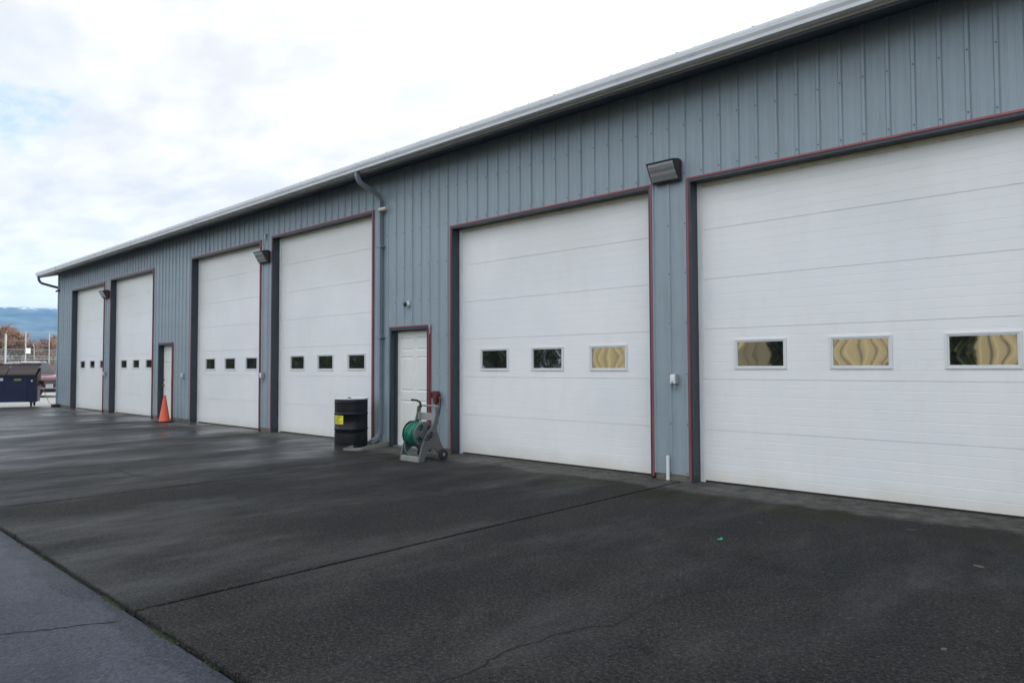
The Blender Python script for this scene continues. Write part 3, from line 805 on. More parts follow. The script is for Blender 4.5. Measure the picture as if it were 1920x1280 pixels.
m = MB(); m.tube(cr([(-.12,.10,.79),(-.125,.09,.86),(-.15,.05,.895),(-.19,.01,.905)]), .016, n=10); m.lathe([(0,0),(.024,0),(.022,.03),(0,.03)], c=(-.195,-.005,.89), n=14); m.build('spray_nozzle', M['black'], t, smooth=True, auto=50)
# crank on the outer face
m = MB(); m.lathe([(0,.268),(.03,.268),(.045,.25),(.05,.236)], c=(0,AY+.03,AZ), axis='x', n=20)
m.sweep([(.262,AY+.03,AZ),(.275,AY-.03,AZ-.03),(.28,AY-.085,AZ-.055)], [(-.008,-.014),(.008,-.014),(.008,.014),(-.008,.014)])
m.tube([(.275,AY-.085,AZ-.055),(.355,AY-.085,AZ-.055)], .016, n=12); m.build('crank', M['black'], t, smooth=True, auto=45)
m = MB()
n = 24; ring = [(.246, AY+.055+.042*math.cos(2*math.pi*k/n), AZ+.012+.042*math.sin(2*math.pi*k/n)) for k in range(n+1)]
m.tube(ring, .008, n=6); m.build('hose_coupling', M['resin'], t, smooth=True)
for s in (-1, 1):
    m = MB(); xw = s*.255; hw = .022
    m.lathe([(.03,xw-hw),(.062,xw-hw),(.080,xw-hw*.8),(.085,xw-hw*.4),(.085,xw+hw*.4),(.080,xw+hw*.8),(.062,xw+hw),(.03,xw+hw)], c=(0,.23,.085), axis='x', n=32)
    wh = m.build('wheel', M['rubber'], t, smooth=True, auto=40)
    m = MB(); m.lathe([(0,xw+s*.026),(.014,xw+s*.026),(.018,xw+s*.020),(.030,xw+s*.014),(.030,xw-s*.014)], c=(0,.23,.085), axis='x', n=20); m.build('hub', M['resin2'], wh, smooth=True, auto=40)

# ------------------------------------------------------------------ wall hydrant with red shut-off
M['oldred'] = paint('weathered_red_cast_iron', (.11,.020,.017), .65, .25, 14, dirt=(.06,.03,.03), damt=.8)
M['redplastic'] = paint('red_orange_plastic', (.6,.09,.06), .5, .1, 10)
t = empty('water_hydrant', (-8.93,-.02,0)); tag(t, 'weathered red water hydrant head on a thin pipe with a black hose', 'hydrant')
m = MB(); m.tube([(0,-.055,.0),(0,-.055,.74)], .011, n=10); m.build('pipe', M['greybox'], t, smooth=True)
m = MB(); m.tube([(0,-.055,.70),(0,-.055,.82)], .019, n=12); m.build('pipe_sleeve', M['redplastic'], t, smooth=True)
m = MB()
hd = [(-.03,.80),(.028,.80),(.032,.86),(.045,.90),(.06,.955),(.05,1.01),(-.045,1.015),(-.07,.985),(-.065,.92),(-.045,.87)]
m.prism(hd, 'y', -.095, -.015)
m.tube(cr([(.03,-.055,.885),(.075,-.058,.905),(.105,-.06,.895),(.112,-.062,.845)], 6), .017, n=10)
m.build('head', M['oldred'], t, bevel=.008)
m = MB(); m.box((-.082,-.105,.90), (-.060,-.03,1.0)); m.build('lever', M['black'], t, bevel=.006)
m = MB()
for a in range(3):
    for b in range(4):
        m.lathe([(0,-.0985),(.006,-.0985),(.008,-.0955)], c=(-.035+a*.033,0,.90+b*.03), axis='y', n=8)
m.build('vent_holes', M['black'], t)
m = MB(); m.tube(cr([(.112,-.062,.85),(.115,-.07,.74),(.10,-.10,.58),(.14,-.26,.42),(.35,-.52,.34),(.66,-.72,.36)]), .010, n=8)
m.build('supply_hose', M['black'], t, smooth=True)

# ------------------------------------------------------------------ black box and cord at the far corner
t = empty('rodent_trap', (-30.15,-.16,0)); tag(t, 'low black bait box on the ground by the far corner of the building', 'bait box')
m = MB(); m.prism([(-.14,.0),(.14,.0),(.14,.08),(.08,.115),(-.08,.115),(-.14,.08)], 'y', -.11, .11); m.build('case', M['black'], t, bevel=.01)
m = MB(); m.prism([(-.03,.0),(.03,.0),(.03,.045),(-.03,.045)], 'y', -.1125, -.1102); m.build('entrance', M['rubber'], t)

# ------------------------------------------------------------------ dumpster
M['dblue'] = paint('worn_navy_dumpster_paint', (.003,.0095,.052), .45, .25, 3, dirt=(.03,.022,.02), dscale=(1,1,1), damt=.7)
M['rust'] = paint('rusty_brown_steel', (.045,.022,.017), .7, .3, 5, dirt=(.016,.011,.01), damt=.7)
M['lid'] = paint('dark_brown_plastic_lid', (.024,.011,.009), .65, .2, 4)
M['lidedge'] = paint('black_lid_edge', (.012,.011,.012), .7, .3, 8)
M['whitelab'] = paint('white_label', (.7,.72,.74), .5, .06, 8)
M['bluelab'] = paint('blue_print', (.03,.07,.3), .5, .06, 8)
M['greenlab'] = paint('faded_yellow_green_label', (.22,.24,.07), .5, .2, 20)
# local frame: +x runs along the long front (away from its right-hand end), +y points to its back
ang = math.atan2(-.93, -.36)
DU = empty('dumpster', (-31.35,-.50,-.02), ang)
tag(DU, 'dark navy steel dumpster with brown sloping lids and castors by the far corner', 'dumpster')
LN, DP = 1.85, .95     # the front face lies on local +y side
m = MB()
z0, z1 = .19, 1.16
m.add([(0,.0,z0),(LN,.0,z0),(LN,-DP,z0),(0,-DP,z0),(-.02,.06,z1),(LN+.02,.06,z1),(LN+.02,-DP,z1+.30),(-.02,-DP,z1+.30)],
      [(0,1,2,3),(4,5,1,0),(5,6,2,1),(6,7,3,2),(7,4,0,3)])
m.build('body', M['dblue'], DU)
m = MB()
m.box((-.05,.03,z1-.03),(LN+.05,.105,z1+.025))
m.build('front_rim', M['lidedge'], DU, bevel=.006)
m = MB(); m.prism([(.04,z0+.01),(.075,z1-.035),(.02,z1-.035),(-.0,z0+.01)], 'x', .28,.33); m.build('stiffener', M['dblue'], DU, bevel=.004); m = MB(); m.prism([(.04,z0+.01),(.075,z1-.035),(.02,z1-.035),(-.0,z0+.01)], 'x', LN-.33,LN-.28)
m.build('stiffener', M['dblue'], DU, bevel=.004)
m = MB(); m.prism([(.01,z0),(.068,z1-.032),(-.06,z1-.032),(-.08,z0)], 'x', -.045,-.003); m.build('corner_post', M['rust'], DU)
m = MB(); m.box((-.20,-.62,.80),(-.024,-.36,.98)); m.build('fork_pocket', M['rust'], DU, bevel=.006); m = MB(); m.box((LN+.024,-.62,.80),(LN+.20,-.36,.98)); m.build('fork_pocket', M['rust'], DU, bevel=.006)
m = MB(); m.prism([(-DP,z1+.30),(.06,z1),(.02,z1-.32),(-DP*.9,z1-.30)], 'x', -.028,-.0225); m.build('side_panel', M['rust'], DU)
for k in range(2):
    m = MB(); a = .0+k*(LN/2)+.012; b = a+LN/2-.024; n = 10
    pr = []
    for j in range(n+1):
        u = j/n; y = .10+(-DP-.10)*u*1.0; z = z1+.032+.38*u+.012*math.sin(u*9)
        pr.append((y, z))
    m.prism(pr+[(y, z+.02) for y, z in pr[::-1]], 'x', a, b); m.build('lid', M['lid'], DU)
m = MB()
rnd = random.Random(8); n = 28; 
vs = []
for k in range(n+1):
    x = -.03+(LN+.06)*k/n; q = rnd.uniform(-.008,.012)
    vs += [(x,-DP-.05,z1+.405+q), (x,-DP+.03,z1+.46+q), (x,-DP-.09,z1+.455+q)]
fs = []
for k in range(n):
    for j in range(3): fs.append((3*k+j, 3*k+3+j, 3*k+3+(j+1) % 3, 3*k+(j+1) % 3))
m.add(vs, fs+[(0,1,2),(3*n,3*n+2,3*n+1)]); m.build('lid_hinge', M['lidedge'], DU)
def castor(x, y):
    m = MB(); m.box((x-.05,y-.05,.155),(x+.05,y+.05,.189)); m.box((x-.035,y-.04,.07),(x-.028,y+.04,.155)); m.box((x+.028,y-.04,.07),(x+.035,y+.04,.155))
    f = m.build('castor', M['lidedge'], DU)
    m = MB(); m.lathe([(0,x-.024),(.07,x-.024),(.075,x-.018),(.075,x+.018),(.07,x+.024),(0,x+.024)], c=(0,y,.075), axis='x', n=20); m.build('wheel', M['rubber'], f, smooth=True, auto=40)
for x in (.16, LN-.16):
    for y in (-.12, -DP+.12): castor(x, y)
def dlabel(x0, x1, za, zb, mat, name='label'):
    # front face leans out with height
    f = lambda z: .06*(z-z0)/(z1-z0)
    m = MB(); m.add([(x0,f(za)+.004,za),(x1,f(za)+.004,za),(x1,f(zb)+.004,zb),(x0,f(zb)+.004,zb)], [(0,1,2,3)]); return m.build(name, mat, DU)
dlabel(1.02,1.26,.99,1.10,M['whitelab']); 
for a in (1.05,1.17): dlabel(a,a+.06,1.065,1.085,M['bluelab'],'label_print').location = (0,.002,0)
dlabel(.46,.68,.985,1.07,M['greenlab']); dlabel(1.42,1.60,1.05,1.11,M['whitelab']); dlabel(1.38,1.62,.90,1.01,M['whitelab'])
m = MB(); m.lathe([(0,.09),(.03,.09),(.035,.05)], c=(.13,0,.98), axis='y', n=12); m.build('cap', M['whitelab'], DU)
# cord from dumpster to the corner
M['cord'] = paint('dirty_yellow_rope', (.3,.27,.16), .8, .2, 20)
t = empty('rope', (-30.6,-.05,0)); tag(t, 'thin tan rope sagging from the dumpster to the building corner', 'rope')
m = MB(); m.tube(cr([(-1.0,-.6,1.0),(-.92,-.42,.98),(-.80,-.25,.72),(-.68,-.14,.40),(-.45,-.08,.12),(-.15,-.05,.03),(.02,-.06,.06)]), .011, n=6); m.build('cord', M['cord'], t, smooth=True)
m = MB(); m.box((-.02,-.09,.0),(.06,-.03,.06)); m.build('plug', M['whitelab'], t, bevel=.008)

# ------------------------------------------------------------------ cars
def carpaint(name, col):
    m = NT(name); m.set(Base_Color=col, Roughness=.3, Coat_Weight=1.0, Metallic=.35); m.b.inputs['Coat Roughness'].default_value = .06
    return m.mat
M['maroon'] = carpaint('maroon_car_paint', (.13,.012,.03)); M['silver'] = carpaint('white_car_paint', (.6,.62,.64))
M['autoglass'] = glass('car_glass', (.02,.03,.04), 1.7, .03); M['chrome'] = paint('chrome', (.7,.7,.7), .18, .03, metallic=1)
M['headlamp'] = paint('headlamp_plastic', (.65,.66,.66), .15, .05)
def make_car(name, body_mat):
    t = empty(name)
    # front at +x.  stations: x, half width at sill, at waist, waist height, bottom height
    st = [(2.32,.62,.66,.68,.30),(2.25,.76,.80,.80,.24),(2.0,.84,.86,.93,.22),(1.6,.87,.885,1.00,.22),(1.0,.88,.90,1.06,.22),(.2,.88,.905,1.08,.22),(-.8,.88,.905,1.09,.22),(-1.6,.87,.89,1.10,.22),(-2.15,.82,.85,1.08,.26),(-2.3,.72,.76,1.0,.32)]
    m = MB(); vs = []; n = 10
    for x, hs, hw, zw, zb in st:
        ring = [(hs*.9, zb), (hs, zb+.12), (hw, (zb+zw)/2), (hw*.985, zw-.10), (hw*.93, zw)]
        ring = ring+[(-a, b) for a, b in ring[::-1]]
        vs += [(x, a, b) for a, b in ring]
    fs = []
    for i in range(len(st)-1):
        for j in range(n): fs.append((i*n+j, i*n+(j+1) % n, (i+1)*n+(j+1) % n, (i+1)*n+j))
    fs += [tuple(range(n))[::-1], tuple((len(st)-1)*n+j for j in range(n))]
    m.add(vs, fs); b = m.build('body', body_mat, t, smooth=True, auto=38)
    # greenhouse
    gh = [(.98,.80,1.05,.78,1.06),(.30,.80,1.06,.63,1.60),(-.2,.81,1.07,.62,1.66),(-1.4,.81,1.08,.61,1.65),(-1.95,.79,1.09,.60,1.60),(-2.18,.75,1.06,.70,1.09)]
    m = MB(); vs = []
    for x, a, za, c, zc in gh: vs += [(x,a,za),(x,c,zc),(x,-c,zc),(x,-a,za)]
    fs = [(0,1,2,3),(20,23,22,21)]
    for i in range(5):
        for j in range(3): fs.append((4*i+j, 4*i+j+1, 4*i+5+j, 4*i+4+j))
    m.add(vs, fs); m.build('cabin', body_mat, t, smooth=True, auto=30)
    def quad(name, pts, mat, off):
        m = MB(); P_ = [Vector(p) for p in pts]; nn = (P_[1]-P_[0]).cross(P_[2]-P_[0]).normalized()
        if nn.dot(P_[0]-Vector((0,0,.9))) < 0: nn = -nn
        m.add([p+nn*off for p in P_]+[p-nn*.004 for p in P_], [(0,1,2,3),(7,6,5,4),(0,4,5,1),(1,5,6,2),(2,6,7,3),(3,7,4,0)]); return m.build(name, mat, t)
    quad('windshield', [(.93,.72,1.10),(.93,-.72,1.10),(.34,-.585,1.57),(.34,.585,1.57)], M['autoglass'], .008)
    quad('rear_window', [(-2.15,.64,1.15),(-2.15,-.64,1.15),(-1.98,-.55,1.54),(-1.98,.55,1.54)], M['autoglass'], .008)
    for s in (-1, 1):
        quad('side_window', [(.72,s*.792,1.12),(-.30,s*.80,1.12),(-.30,s*.645,1.58),(.27,s*.655,1.55)], M['autoglass'], .012)
        quad('side_window', [(-.38,s*.80,1.12),(-1.85,s*.79,1.13),(-1.75,s*.635,1.56),(-.38,s*.645,1.58)], M['autoglass'], .012)
        m = MB(); m.sweep([(.25,s*.60,1.62),(.15,s*.60,1.71),(-1.6,s*.585,1.72),(-1.75,s*.585,1.62)], [(-.018,-.014),(.018,-.014),(.018,.014),(-.018,.014)]); m.build('roof_rail', M['black'], t)
        m = MB(); m.prism([(.62*s,.66),(.80*s,.68),(.84*s,.80),(.60*s,.78)], 'x', 2.08, 2.285); m.build('headlight', M['headlamp'], t, bevel=.02)
        m = MB(); m.box((.62,min(s*.88,s*1.06),1.02),(.80,max(s*.88,s*1.06),1.17)); m.build('mirror', body_mat, t, bevel=.03)
        m = MB(); m.lathe([(0,2.30),(.05,2.31),(.06,2.29),(.06,2.2)], c=(0,s*.62,.42), axis='x', n=14); m.build('fog_light', M['headlamp'], t)
        for x in (1.45,-1.45):
            m = MB(); y0 = s*.80
            m.lathe([(.20,y0-.1),(.31,y0-.105),(.335,y0-.07),(.335,y0+.07),(.31,y0+.105),(.20,y0+.1)], c=(x,0,.335), axis='y', n=28); wh = m.build('wheel', M['rubber'], t, smooth=True, auto=40)
            m = MB(); m.lathe([(0,y0+s*.085),(.05,y0+s*.085),(.19,y0+s*.07),(.20,y0+s*.10)], c=(x,0,.335), axis='y', n=10); m.build('rim', M['chrome'], wh)
    m = MB(); m.prism([(-.50,.62),(.50,.62),(.56,.77),(-.56,.77)], 'x', 2.24, 2.335)
    gr = m.build('grille', M['black'], t)
    m = MB()
    for z in (.655,.69,.725): m.box((2.334,-.50,z-.006),(2.342,.50,z+.006))
    m.sweep([(2.338,-.57,.775),(2.338,-.50,.61),(2.338,.50,.61),(2.338,.57,.775),(2.338,-.57,.775)], [(-.01,-.012),(.01,-.012),(.01,.012),(-.01,.012)], up=(1,0,0)); m.build('grille_bars', M['chrome'], gr)
    m = MB(); m.box((2.20,-.62,.24),(2.36,.62,.40)); m.build('bumper_intake', M['black'], t, bevel=.02)
    m = MB(); m.box((2.30,-.66,.395),(2.372,.66,.43)); m.build('skid_bar', M['chrome'], t, bevel=.01)
    m = MB(); m.box((2.325,-.155,.45),(2.345,.155,.60)); pl = m.build('licence_plate', M['whitelab'], t)
    m = MB()
    for k in range(6): m.box((2.3455,-.125+k*.043,.50),(2.347,-.10+k*.043,.55))
    m.build('plate_print', M['bluelab'], pl)
    return t
car = make_car('parked_car', M['maroon'])
car.location = (-42.1-2.33, 2.35, -.045); car.rotation_euler = (0,0,R(5)); car.scale = (1.04,1.04,1.12)
tag(car, 'maroon estate car with roof rails parked nose-out behind the dumpster', 'car', 'cars parked past the end of the building')
c2 = copy_tree(car); c2.location = (-49.5, 6.55, -.045); c2.rotation_euler = (0,0,R(4))
for ch in children(c2):
    if ch.data.materials and ch.data.materials[0] == M['maroon']:
        ch.data = ch.data.copy(); ch.data.materials[0] = M['silver']
tag(c2, 'pale car behind the maroon one, mostly hidden by the building corner')

# ------------------------------------------------------------------ chain-link fence
M['galv'] = paint('galvanised_fence_pipe', (.40,.40,.38), .5, .2, 10, metallic=.3, dirt=(.25,.22,.18), damt=.7)
M['rail'] = paint('weathered_fence_rail', (.16,.19,.19), .55, .2, 10)
M['wire'] = paint('galvanised_wire', (.3,.31,.31), .5, .1, metallic=.3)
FX = -60
t = empty('chain_link_fence', (FX,5.5,-.1)); tag(t, 'tall galvanised chain-link fence with braced posts behind the parked cars', 'fence')
m_ = []
def post(y, h, r):
    m = MB(); m.tube([(0,y-5.5,0),(0,y-5.5,h+.1)], r, n=8); m.lathe([(r,h+.1),(r*1.3,h+.11),(r*.9,h+.16),(0,h+.18)], c=(0,y-5.5,0), n=8); m.build('post', M['galv'], t, smooth=True, auto=40)
for y, h, r in ((-5.6,4.0,.045),(-2.3,4.0,.045),(.95,3.8,.045),(4.29,3.80,.07),(5.48,3.98,.04),(6.94,4.0,.032),(8.6,4.0,.04),(11.9,4.0,.04),(15.2,4.0,.04)): post(y, h, r)
m = MB()
m.tube([(-.02,-11.1,2.91),(-.02,9.7,2.91)], .022, n=6); m.tube([(.0,-11.1,.25),(.0,9.7,.25)], .018, n=6)
for a, b, za, zb in ((-1.21,-.02,3.48,3.54),(-.02,1.44,3.40,3.16),(-4.55,-1.21,3.3,3.48),(1.44,3.1,4.0,3.9),(-.02,1.44,4.05,4.05)):
    m.tube([(-.02,a,za),(-.02,b,zb)], .020 if zb < 3.9 else .008, n=6)
m.tube([(-.02,1.44,3.7),(-.02,6.4,3.7)], .02, n=6); m.tube([(-.02,1.44,2.3),(-.02,9.7,2.26)], .016, n=6)
m.build('rail', M['rail'], t, smooth=True)
# diamond mesh
m = MB(); s = .11
def wire(y0, z0_, y1, z1_):
    d = Vector((0, z1_-z0_, -(y1-y0))).normalized()*.0028
    m.add([(0,y0,z0_)+() if False else (0.0,y0-d.y,z0_-d.z),(0,y0+d.y,z0_+d.z),(0,y1+d.y,z1_+d.z),(0,y1-d.y,z1_-d.z)], [(0,1,2,3)])
H_ = 2.85; Y0, Y1 = -5.0, 5.0; k = Y0-H_
while k < Y1:
    a, b = max(k, Y0), min(k+H_-.05, Y1)
    if b > a:
        wire(a, .1+(a-k), b, .1+(b-k)); wire(a, H_-(a-k)+.05, b, H_-(b-k)+.05)
    k += s
m.build('wire_mesh', M['wire'], t)
m = MB(); m.box((.05,-.01,2.62),(.062,.27,2.99)); sg = m.build('sign', M['whitelab'], t)
m = MB()
for z in (2.90,2.84,2.78,2.72): m.box((.0625,.03,z-.012),(.0635,.23,z+.012))
m.build('sign_print', M['greybox'], sg)
# low second fence behind it
t = empty('back_fence', (-72,6,-.1)); tag(t, 'lower pipe fence with bent-topped posts farther behind the tall fence', 'fence')
for y in (-9.2,-6,-1.62,2.78,7.2,11.6):
    m = MB(); m.tube([(0,y,0),(0,y,3.0),(.06,y-.03,3.38),(.25,y-.16,3.62)], .032, n=6); m.build('post', M['galv'], t, smooth=True)
m = MB()
for z in (2.40,2.62,1.2): m.tube([(0,-11,z),(0,11,z-.05)], .015, n=6)
m.build('rail', M['galv'], t, smooth=True)

# ------------------------------------------------------------------ trees
M['bark'] = paint('grey_brown_bark', (.10,.075,.06), .9, .3, 8)
M['twig'] = paint('orange_brown_winter_twigs', (.31,.20,.155), .9, .3, .8)
M['twig2'] = paint('grey_brown_winter_twigs', (.21,.17,.135), .9, .3, .8)
M['conifer'] = paint('dark_conifer_needles', (.035,.05,.025), .9, .4, 1.5)
M['ivy'] = paint('dark_hedge_leaves', (.028,.045,.013), .6, .5, 3)
def bare_tree(name, H, spread, seed, twigmat):
    rnd = random.Random(seed); t = empty(name); trunk = MB(); crown = MB()
    def br(p, d, L, r, depth):
        q = p+d*L
        k = (p+q)/2+Vector((rnd.uniform(-1,1), rnd.uniform(-1,1), 0))*L*.07
        (trunk if depth < 3 else crown).tube([tuple(p), tuple(k), tuple(q)], r, n=5 if depth < 3 else 3)
        if depth >= 5:
            for _ in range(10):
                e = (d+Vector((rnd.uniform(-1,1), rnd.uniform(-1,1), rnd.uniform(-.4,1)))*.9).normalized()
                o = p+(q-p)*rnd.random(); l = L*rnd.uniform(.5,1.1)
                sd = e.cross(Vector((rnd.uniform(-1,1), rnd.uniform(-1,1), rnd.uniform(-1,1)))).normalized()*.017
                crown.add([o-sd, o+sd, o+e*l+sd*.3, o+e*l-sd*.3], [(0,1,2,3)])
            return
        for _ in range(rnd.choice((3,3,4))):
            e = (d*1.0+Vector((rnd.uniform(-1,1)*spread, rnd.uniform(-1,1)*spread, rnd.uniform(-.15,.6)))).normalized()
            br(p+(q-p)*rnd.uniform(.55,1), e, L*rnd.uniform(.58,.82), r*.6, depth+1)
    br(Vector((0,0,0)), Vector((rnd.uniform(-.05,.05), rnd.uniform(-.05,.05), 1)).normalized(), H*.28, H*.022, 0)
    trunk.build('trunk', M['bark'], t, recalc=False); crown.build('crown', twigmat, t, recalc=False)
    return t
def conifer(name, H, seed):
    rnd = random.Random(seed); t = empty(name)
    m = MB(); m.lathe([(.14,0),(.1,H*.4),(.02,H)], n=8); m.build('trunk', M['bark'], t)
    c = MB()
    for k in range(900):
        u = rnd.random()**.8; z = H*(.12+.88*u); rad = (1-u)*H*.2*(.75+.5*mnoise.noise(Vector((u*9, seed, 0))))+.05
        a = rnd.random()*6.283; rr = rad*math.sqrt(rnd.random())
        p = Vector((rr*math.cos(a), rr*math.sin(a), z)); o = Vector((math.cos(a), math.sin(a), -.3)).normalized()*rnd.uniform(.15,.4)
        s_ = Vector((-math.sin(a), math.cos(a), rnd.uniform(-.3,.3)))*.07
        c.add([p-s_, p+s_, p+o], [(0,1,2)])
    c.build('crown', M['conifer'], t, recalc=False); return t
TA = bare_tree('deciduous_tree', 6.2, .75, 11, M['twig']); TB = bare_tree('deciduous_tree', 5.6, .85, 12, M['twig2']); TC = bare_tree('deciduous_tree', 6.0, .65, 13, M['twig'])
def polar(az, d): a = R(az); return (d*math.sin(a), -7.8+d*math.cos(a), -.1)
first = {'A': TA, 'B': TB, 'C': TC}; used = set()
trees = [(-78.75,108,'A',1.04,'wide orange-tinted bare tree at the left end, right of the thickest fence post'),(-77.9,112,'C',1.0,'orange-tinted bare tree left of the fence sign'),(-77.2,118,'B',.95,'grey-brown bare tree behind the fence sign'),
         (-76.7,116,'B',.85,'low grey-brown bare tree behind the middle fence posts'),(-76.05,110,'A',.82,'rusty bare tree next to the far corner of the building'),(-75.4,113,'C',.9,'bare tree hidden behind the far corner of the building'),
         (-79.6,112,'B',1.05,'bare tree just past the left edge of the photo'),(-80.6,110,'C',1.08,'second bare tree past the left edge of the photo'),(-78.3,126,'B',1.1,'pale bare tree standing deeper behind the orange ones at the left')]
for i, (az, d, k, s, lab) in enumerate(trees):
    o = first[k] if k not in used else copy_tree(first[k]); used.add(k)
    o.location = polar(az, d); o.rotation_euler = (0,0,i*1.3); o.scale = (s*1.5,s*1.5,s*1.42)
    tag(o, lab, 'tree', 'bare trees beyond the fence')
for az, d, s, lab in ((-77.85,120,1.0,'dark conifer tip rising over the orange bare trees'),(-76.72,122,.82,'dark conifer right of the short bent fence post'),(-76.3,124,.66,'smallest dark conifer near the far corner of the building')):
    if s == 1.0: CF = conifer('conifer_tree', 6.3, 4); o = CF
    else: o = copy_tree(CF)
    o.location = polar(az, d); o.scale = (s,s,s); tag(o, lab, 'tree', 'conifers beyond the fence')
# brushy undergrowth that reads as one mass
m = MB(); rnd = random.Random(21)
for k in range(26000):
    x = rnd.uniform(-132,-104); y = rnd.uniform(2,36)
    h = 2.9+1.3*mnoise.noise(Vector((y*.35, x*.2, 3)))
    z = -.1+h*rnd.random()**.8
    p = Vector((x,y,z)); e = Vector((rnd.uniform(-1,1), rnd.uniform(-1,1), rnd.uniform(0,1.4))).normalized()*rnd.uniform(.3,.8)
    s_ = e.cross(Vector((rnd.uniform(-1,1), rnd.uniform(-1,1), 0))).normalized()*.035
    m.add([p-s_, p+s_, p+e], [(0,1,2)])
M['brush'] = paint('brown_winter_brush', (.17,.15,.115), .95, .45, .25)
tag(m.build('undergrowth', M['brush'], recalc=False), 'brown winter brush filling the ground under the far trees', 'brush', kind='stuff')

# ------------------------------------------------------------------ mountain
def hill_mat():
    m = NT('forested_mountain'); c = m.coord()
    n = m.noise(m.coord(scale=(1,1,2.2)), .004, 8, .62)
    col = m.mix(m.ramp(n, [(.38, 0), (.62, 1)]), (.006,.014,.016), (.13,.15,.11))
    tc = m.n('ShaderNodeTexCoord'); sx = m.n('ShaderNodeSeparateXYZ'); m.l(tc.outputs['Object'], sx.inputs[0])
    h = m.math('ADD', m.math('MULTIPLY', sx.outputs[2], 1/420), m.math('MULTIPLY', m.noise(c, .02, 6, .7), .35))
    snow = m.ramp(h, [(1.10, 0) if False else (.0, 0), (.985, 0), (1.0, 1)])
    sn = m.math('GREATER_THAN', h, 1.045)
    col = m.mix(m.math('MULTIPLY', sn, .8), col, (.75,.78,.82))
    m.set(Base_Color=col, Roughness=.95); return m.mat
M['hill'] = hill_mat()
def hill():
    m = MB(); vs = []; na, nr = 150, 34; az0, az1 = -100, -50; r0, r1 = 3400, 5800
    def crest(az):
        a = az+77.0
        e = 4.09+.24*math.exp(-((a+.65)/.55)**2)+.05*math.sin(a*2.1)+.10*mnoise.noise(Vector((a*.9,0,0)))+.05*mnoise.noise(Vector((a*3.5,1,0)))
        return 1.4+5200*math.tan(R(e))/1.0
    for i in range(na+1):
        az = az0+(az1-az0)*i/na
        # finer steps where the mountain shows
        for j in range(nr+1):
            u = j/nr; rr = r0+(r1-r0)*u; k = (rr-r0)/(5200-r0)
            if k <= 1: s_ = k**.85
            else: s_ = max(0, 1-((rr-5200)/(r1-5200))**1.5)
            edge = min(1, min(i, na-i)/10)
            x, y = rr*math.sin(R(az)), -7.8+rr*math.cos(R(az))
            z = crest(az)*s_*edge
            z += (38*mnoise.fractal(Vector((x*.0016,y*.0016,0)), 1.0, 2.0, 5))*min(1, 3*s_)*(.15 if abs(k-1) < .05 else 1)
            vs.append((x, y, max(z, -.4) if j else -1))
    fs = [(i*(nr+1)+j, (i+1)*(nr+1)+j, (i+1)*(nr+1)+j+1, i*(nr+1)+j+1) for i in range(na) for j in range(nr)]
    m.add(vs, fs); return m.build('mountain', M['hill'], smooth=True, recalc=False)
hm = hill(); tag(hm, kind='structure')

# ------------------------------------------------------------------ cream building and hedges across the yard (seen in the door windows)
M['cream'] = paint('cream_metal_siding', (.74,.64,.38), .5, .05, .5)
t = empty('cream_building', (-10,-27,0)); tag(t, 'cream ribbed metal building across the yard, mirrored in the overhead door windows', 'building')
m = MB(); prof2 = []
x = -17.0
while x < 21:
    prof2 += [(x,0),(x+.015,.06),(x+.10,.06),(x+.115,0)]; x += .42
vs = []
for a, b in prof2: vs += [(a, b, 0), (a, b, 5.2)]
m.add(vs, [(2*i, 2*i+1, 2*i+3, 2*i+2) for i in range(len(prof2)-1)])
m.box((-17,-14,0),(21,-.01,5.2)); m.build('wall', M['cream'], t, recalc=False)
m = MB(); m.prism([(.5,5.2),(.5,5.3),(-7,6.9),(-14.5,5.3),(-14.5,5.2)], 'x', -17.4, 21.4); m.build('roof', M['roof'], t)
def hedge(loc, w, d, h, seed, label):
    rnd = random.Random(seed); t = empty('hedge', loc); tag(t, label, 'hedge', 'dark evergreens across the yard')
    m = MB(); m.lathe([(.12,0),(.06,h*.8)], n=6); m.build('stem', M['bark'], t)
    m = MB()
    for k in range(5200):
        a, b, c = rnd.gauss(0,1), rnd.gauss(0,1), rnd.gauss(0,1); L = math.sqrt(a*a+b*b+c*c); q = rnd.random()**.4
        p = Vector((a/L*w*q, b/L*d*q, h*.5+c/L*h*.5*q)); p += p.normalized()*.2*mnoise.noise(p*1.2)
        e = Vector((rnd.uniform(-1,1), rnd.uniform(-1,1), rnd.uniform(-1,1))).normalized()*.22
        s_ = e.cross(Vector((rnd.uniform(-1,1), rnd.uniform(-1,1), rnd.uniform(-1,1)))).normalized()*.12
        m.add([p-s_, p+s_+e*.3, p+e], [(0,1,2)])
    m.build('foliage', M['ivy'], t, recalc=False); return t
hedge((-13.6,-26.0,-.1), .9, .8, 4.4, 1, 'upright dark evergreen before the cream building, mirrored in the nearest door')
hedge((-6.9,-26.1,-.1), 1.0, .8, 4.0, 2, 'narrow dark evergreen mirrored at the right of the nearest door')
HD = hedge((-29.5,-25.5,-.1), 2.6, 2.2, 6.2, 10, 'large dark evergreen closest to the cream building across the yard')
for i in range(30):
    o = copy_tree(HD); o.location = (-33.4-i*3.8, -25.5+random.uniform(-1,1), -.1); o.rotation_euler = (0,0,i*1.7); q = random.uniform(.85,1.1); o.scale = (q,q,q)
    o['label'] = 'dark evergreen in the row along the far side of the yard'; o['group'] = 'row of dark evergreens across the yard'

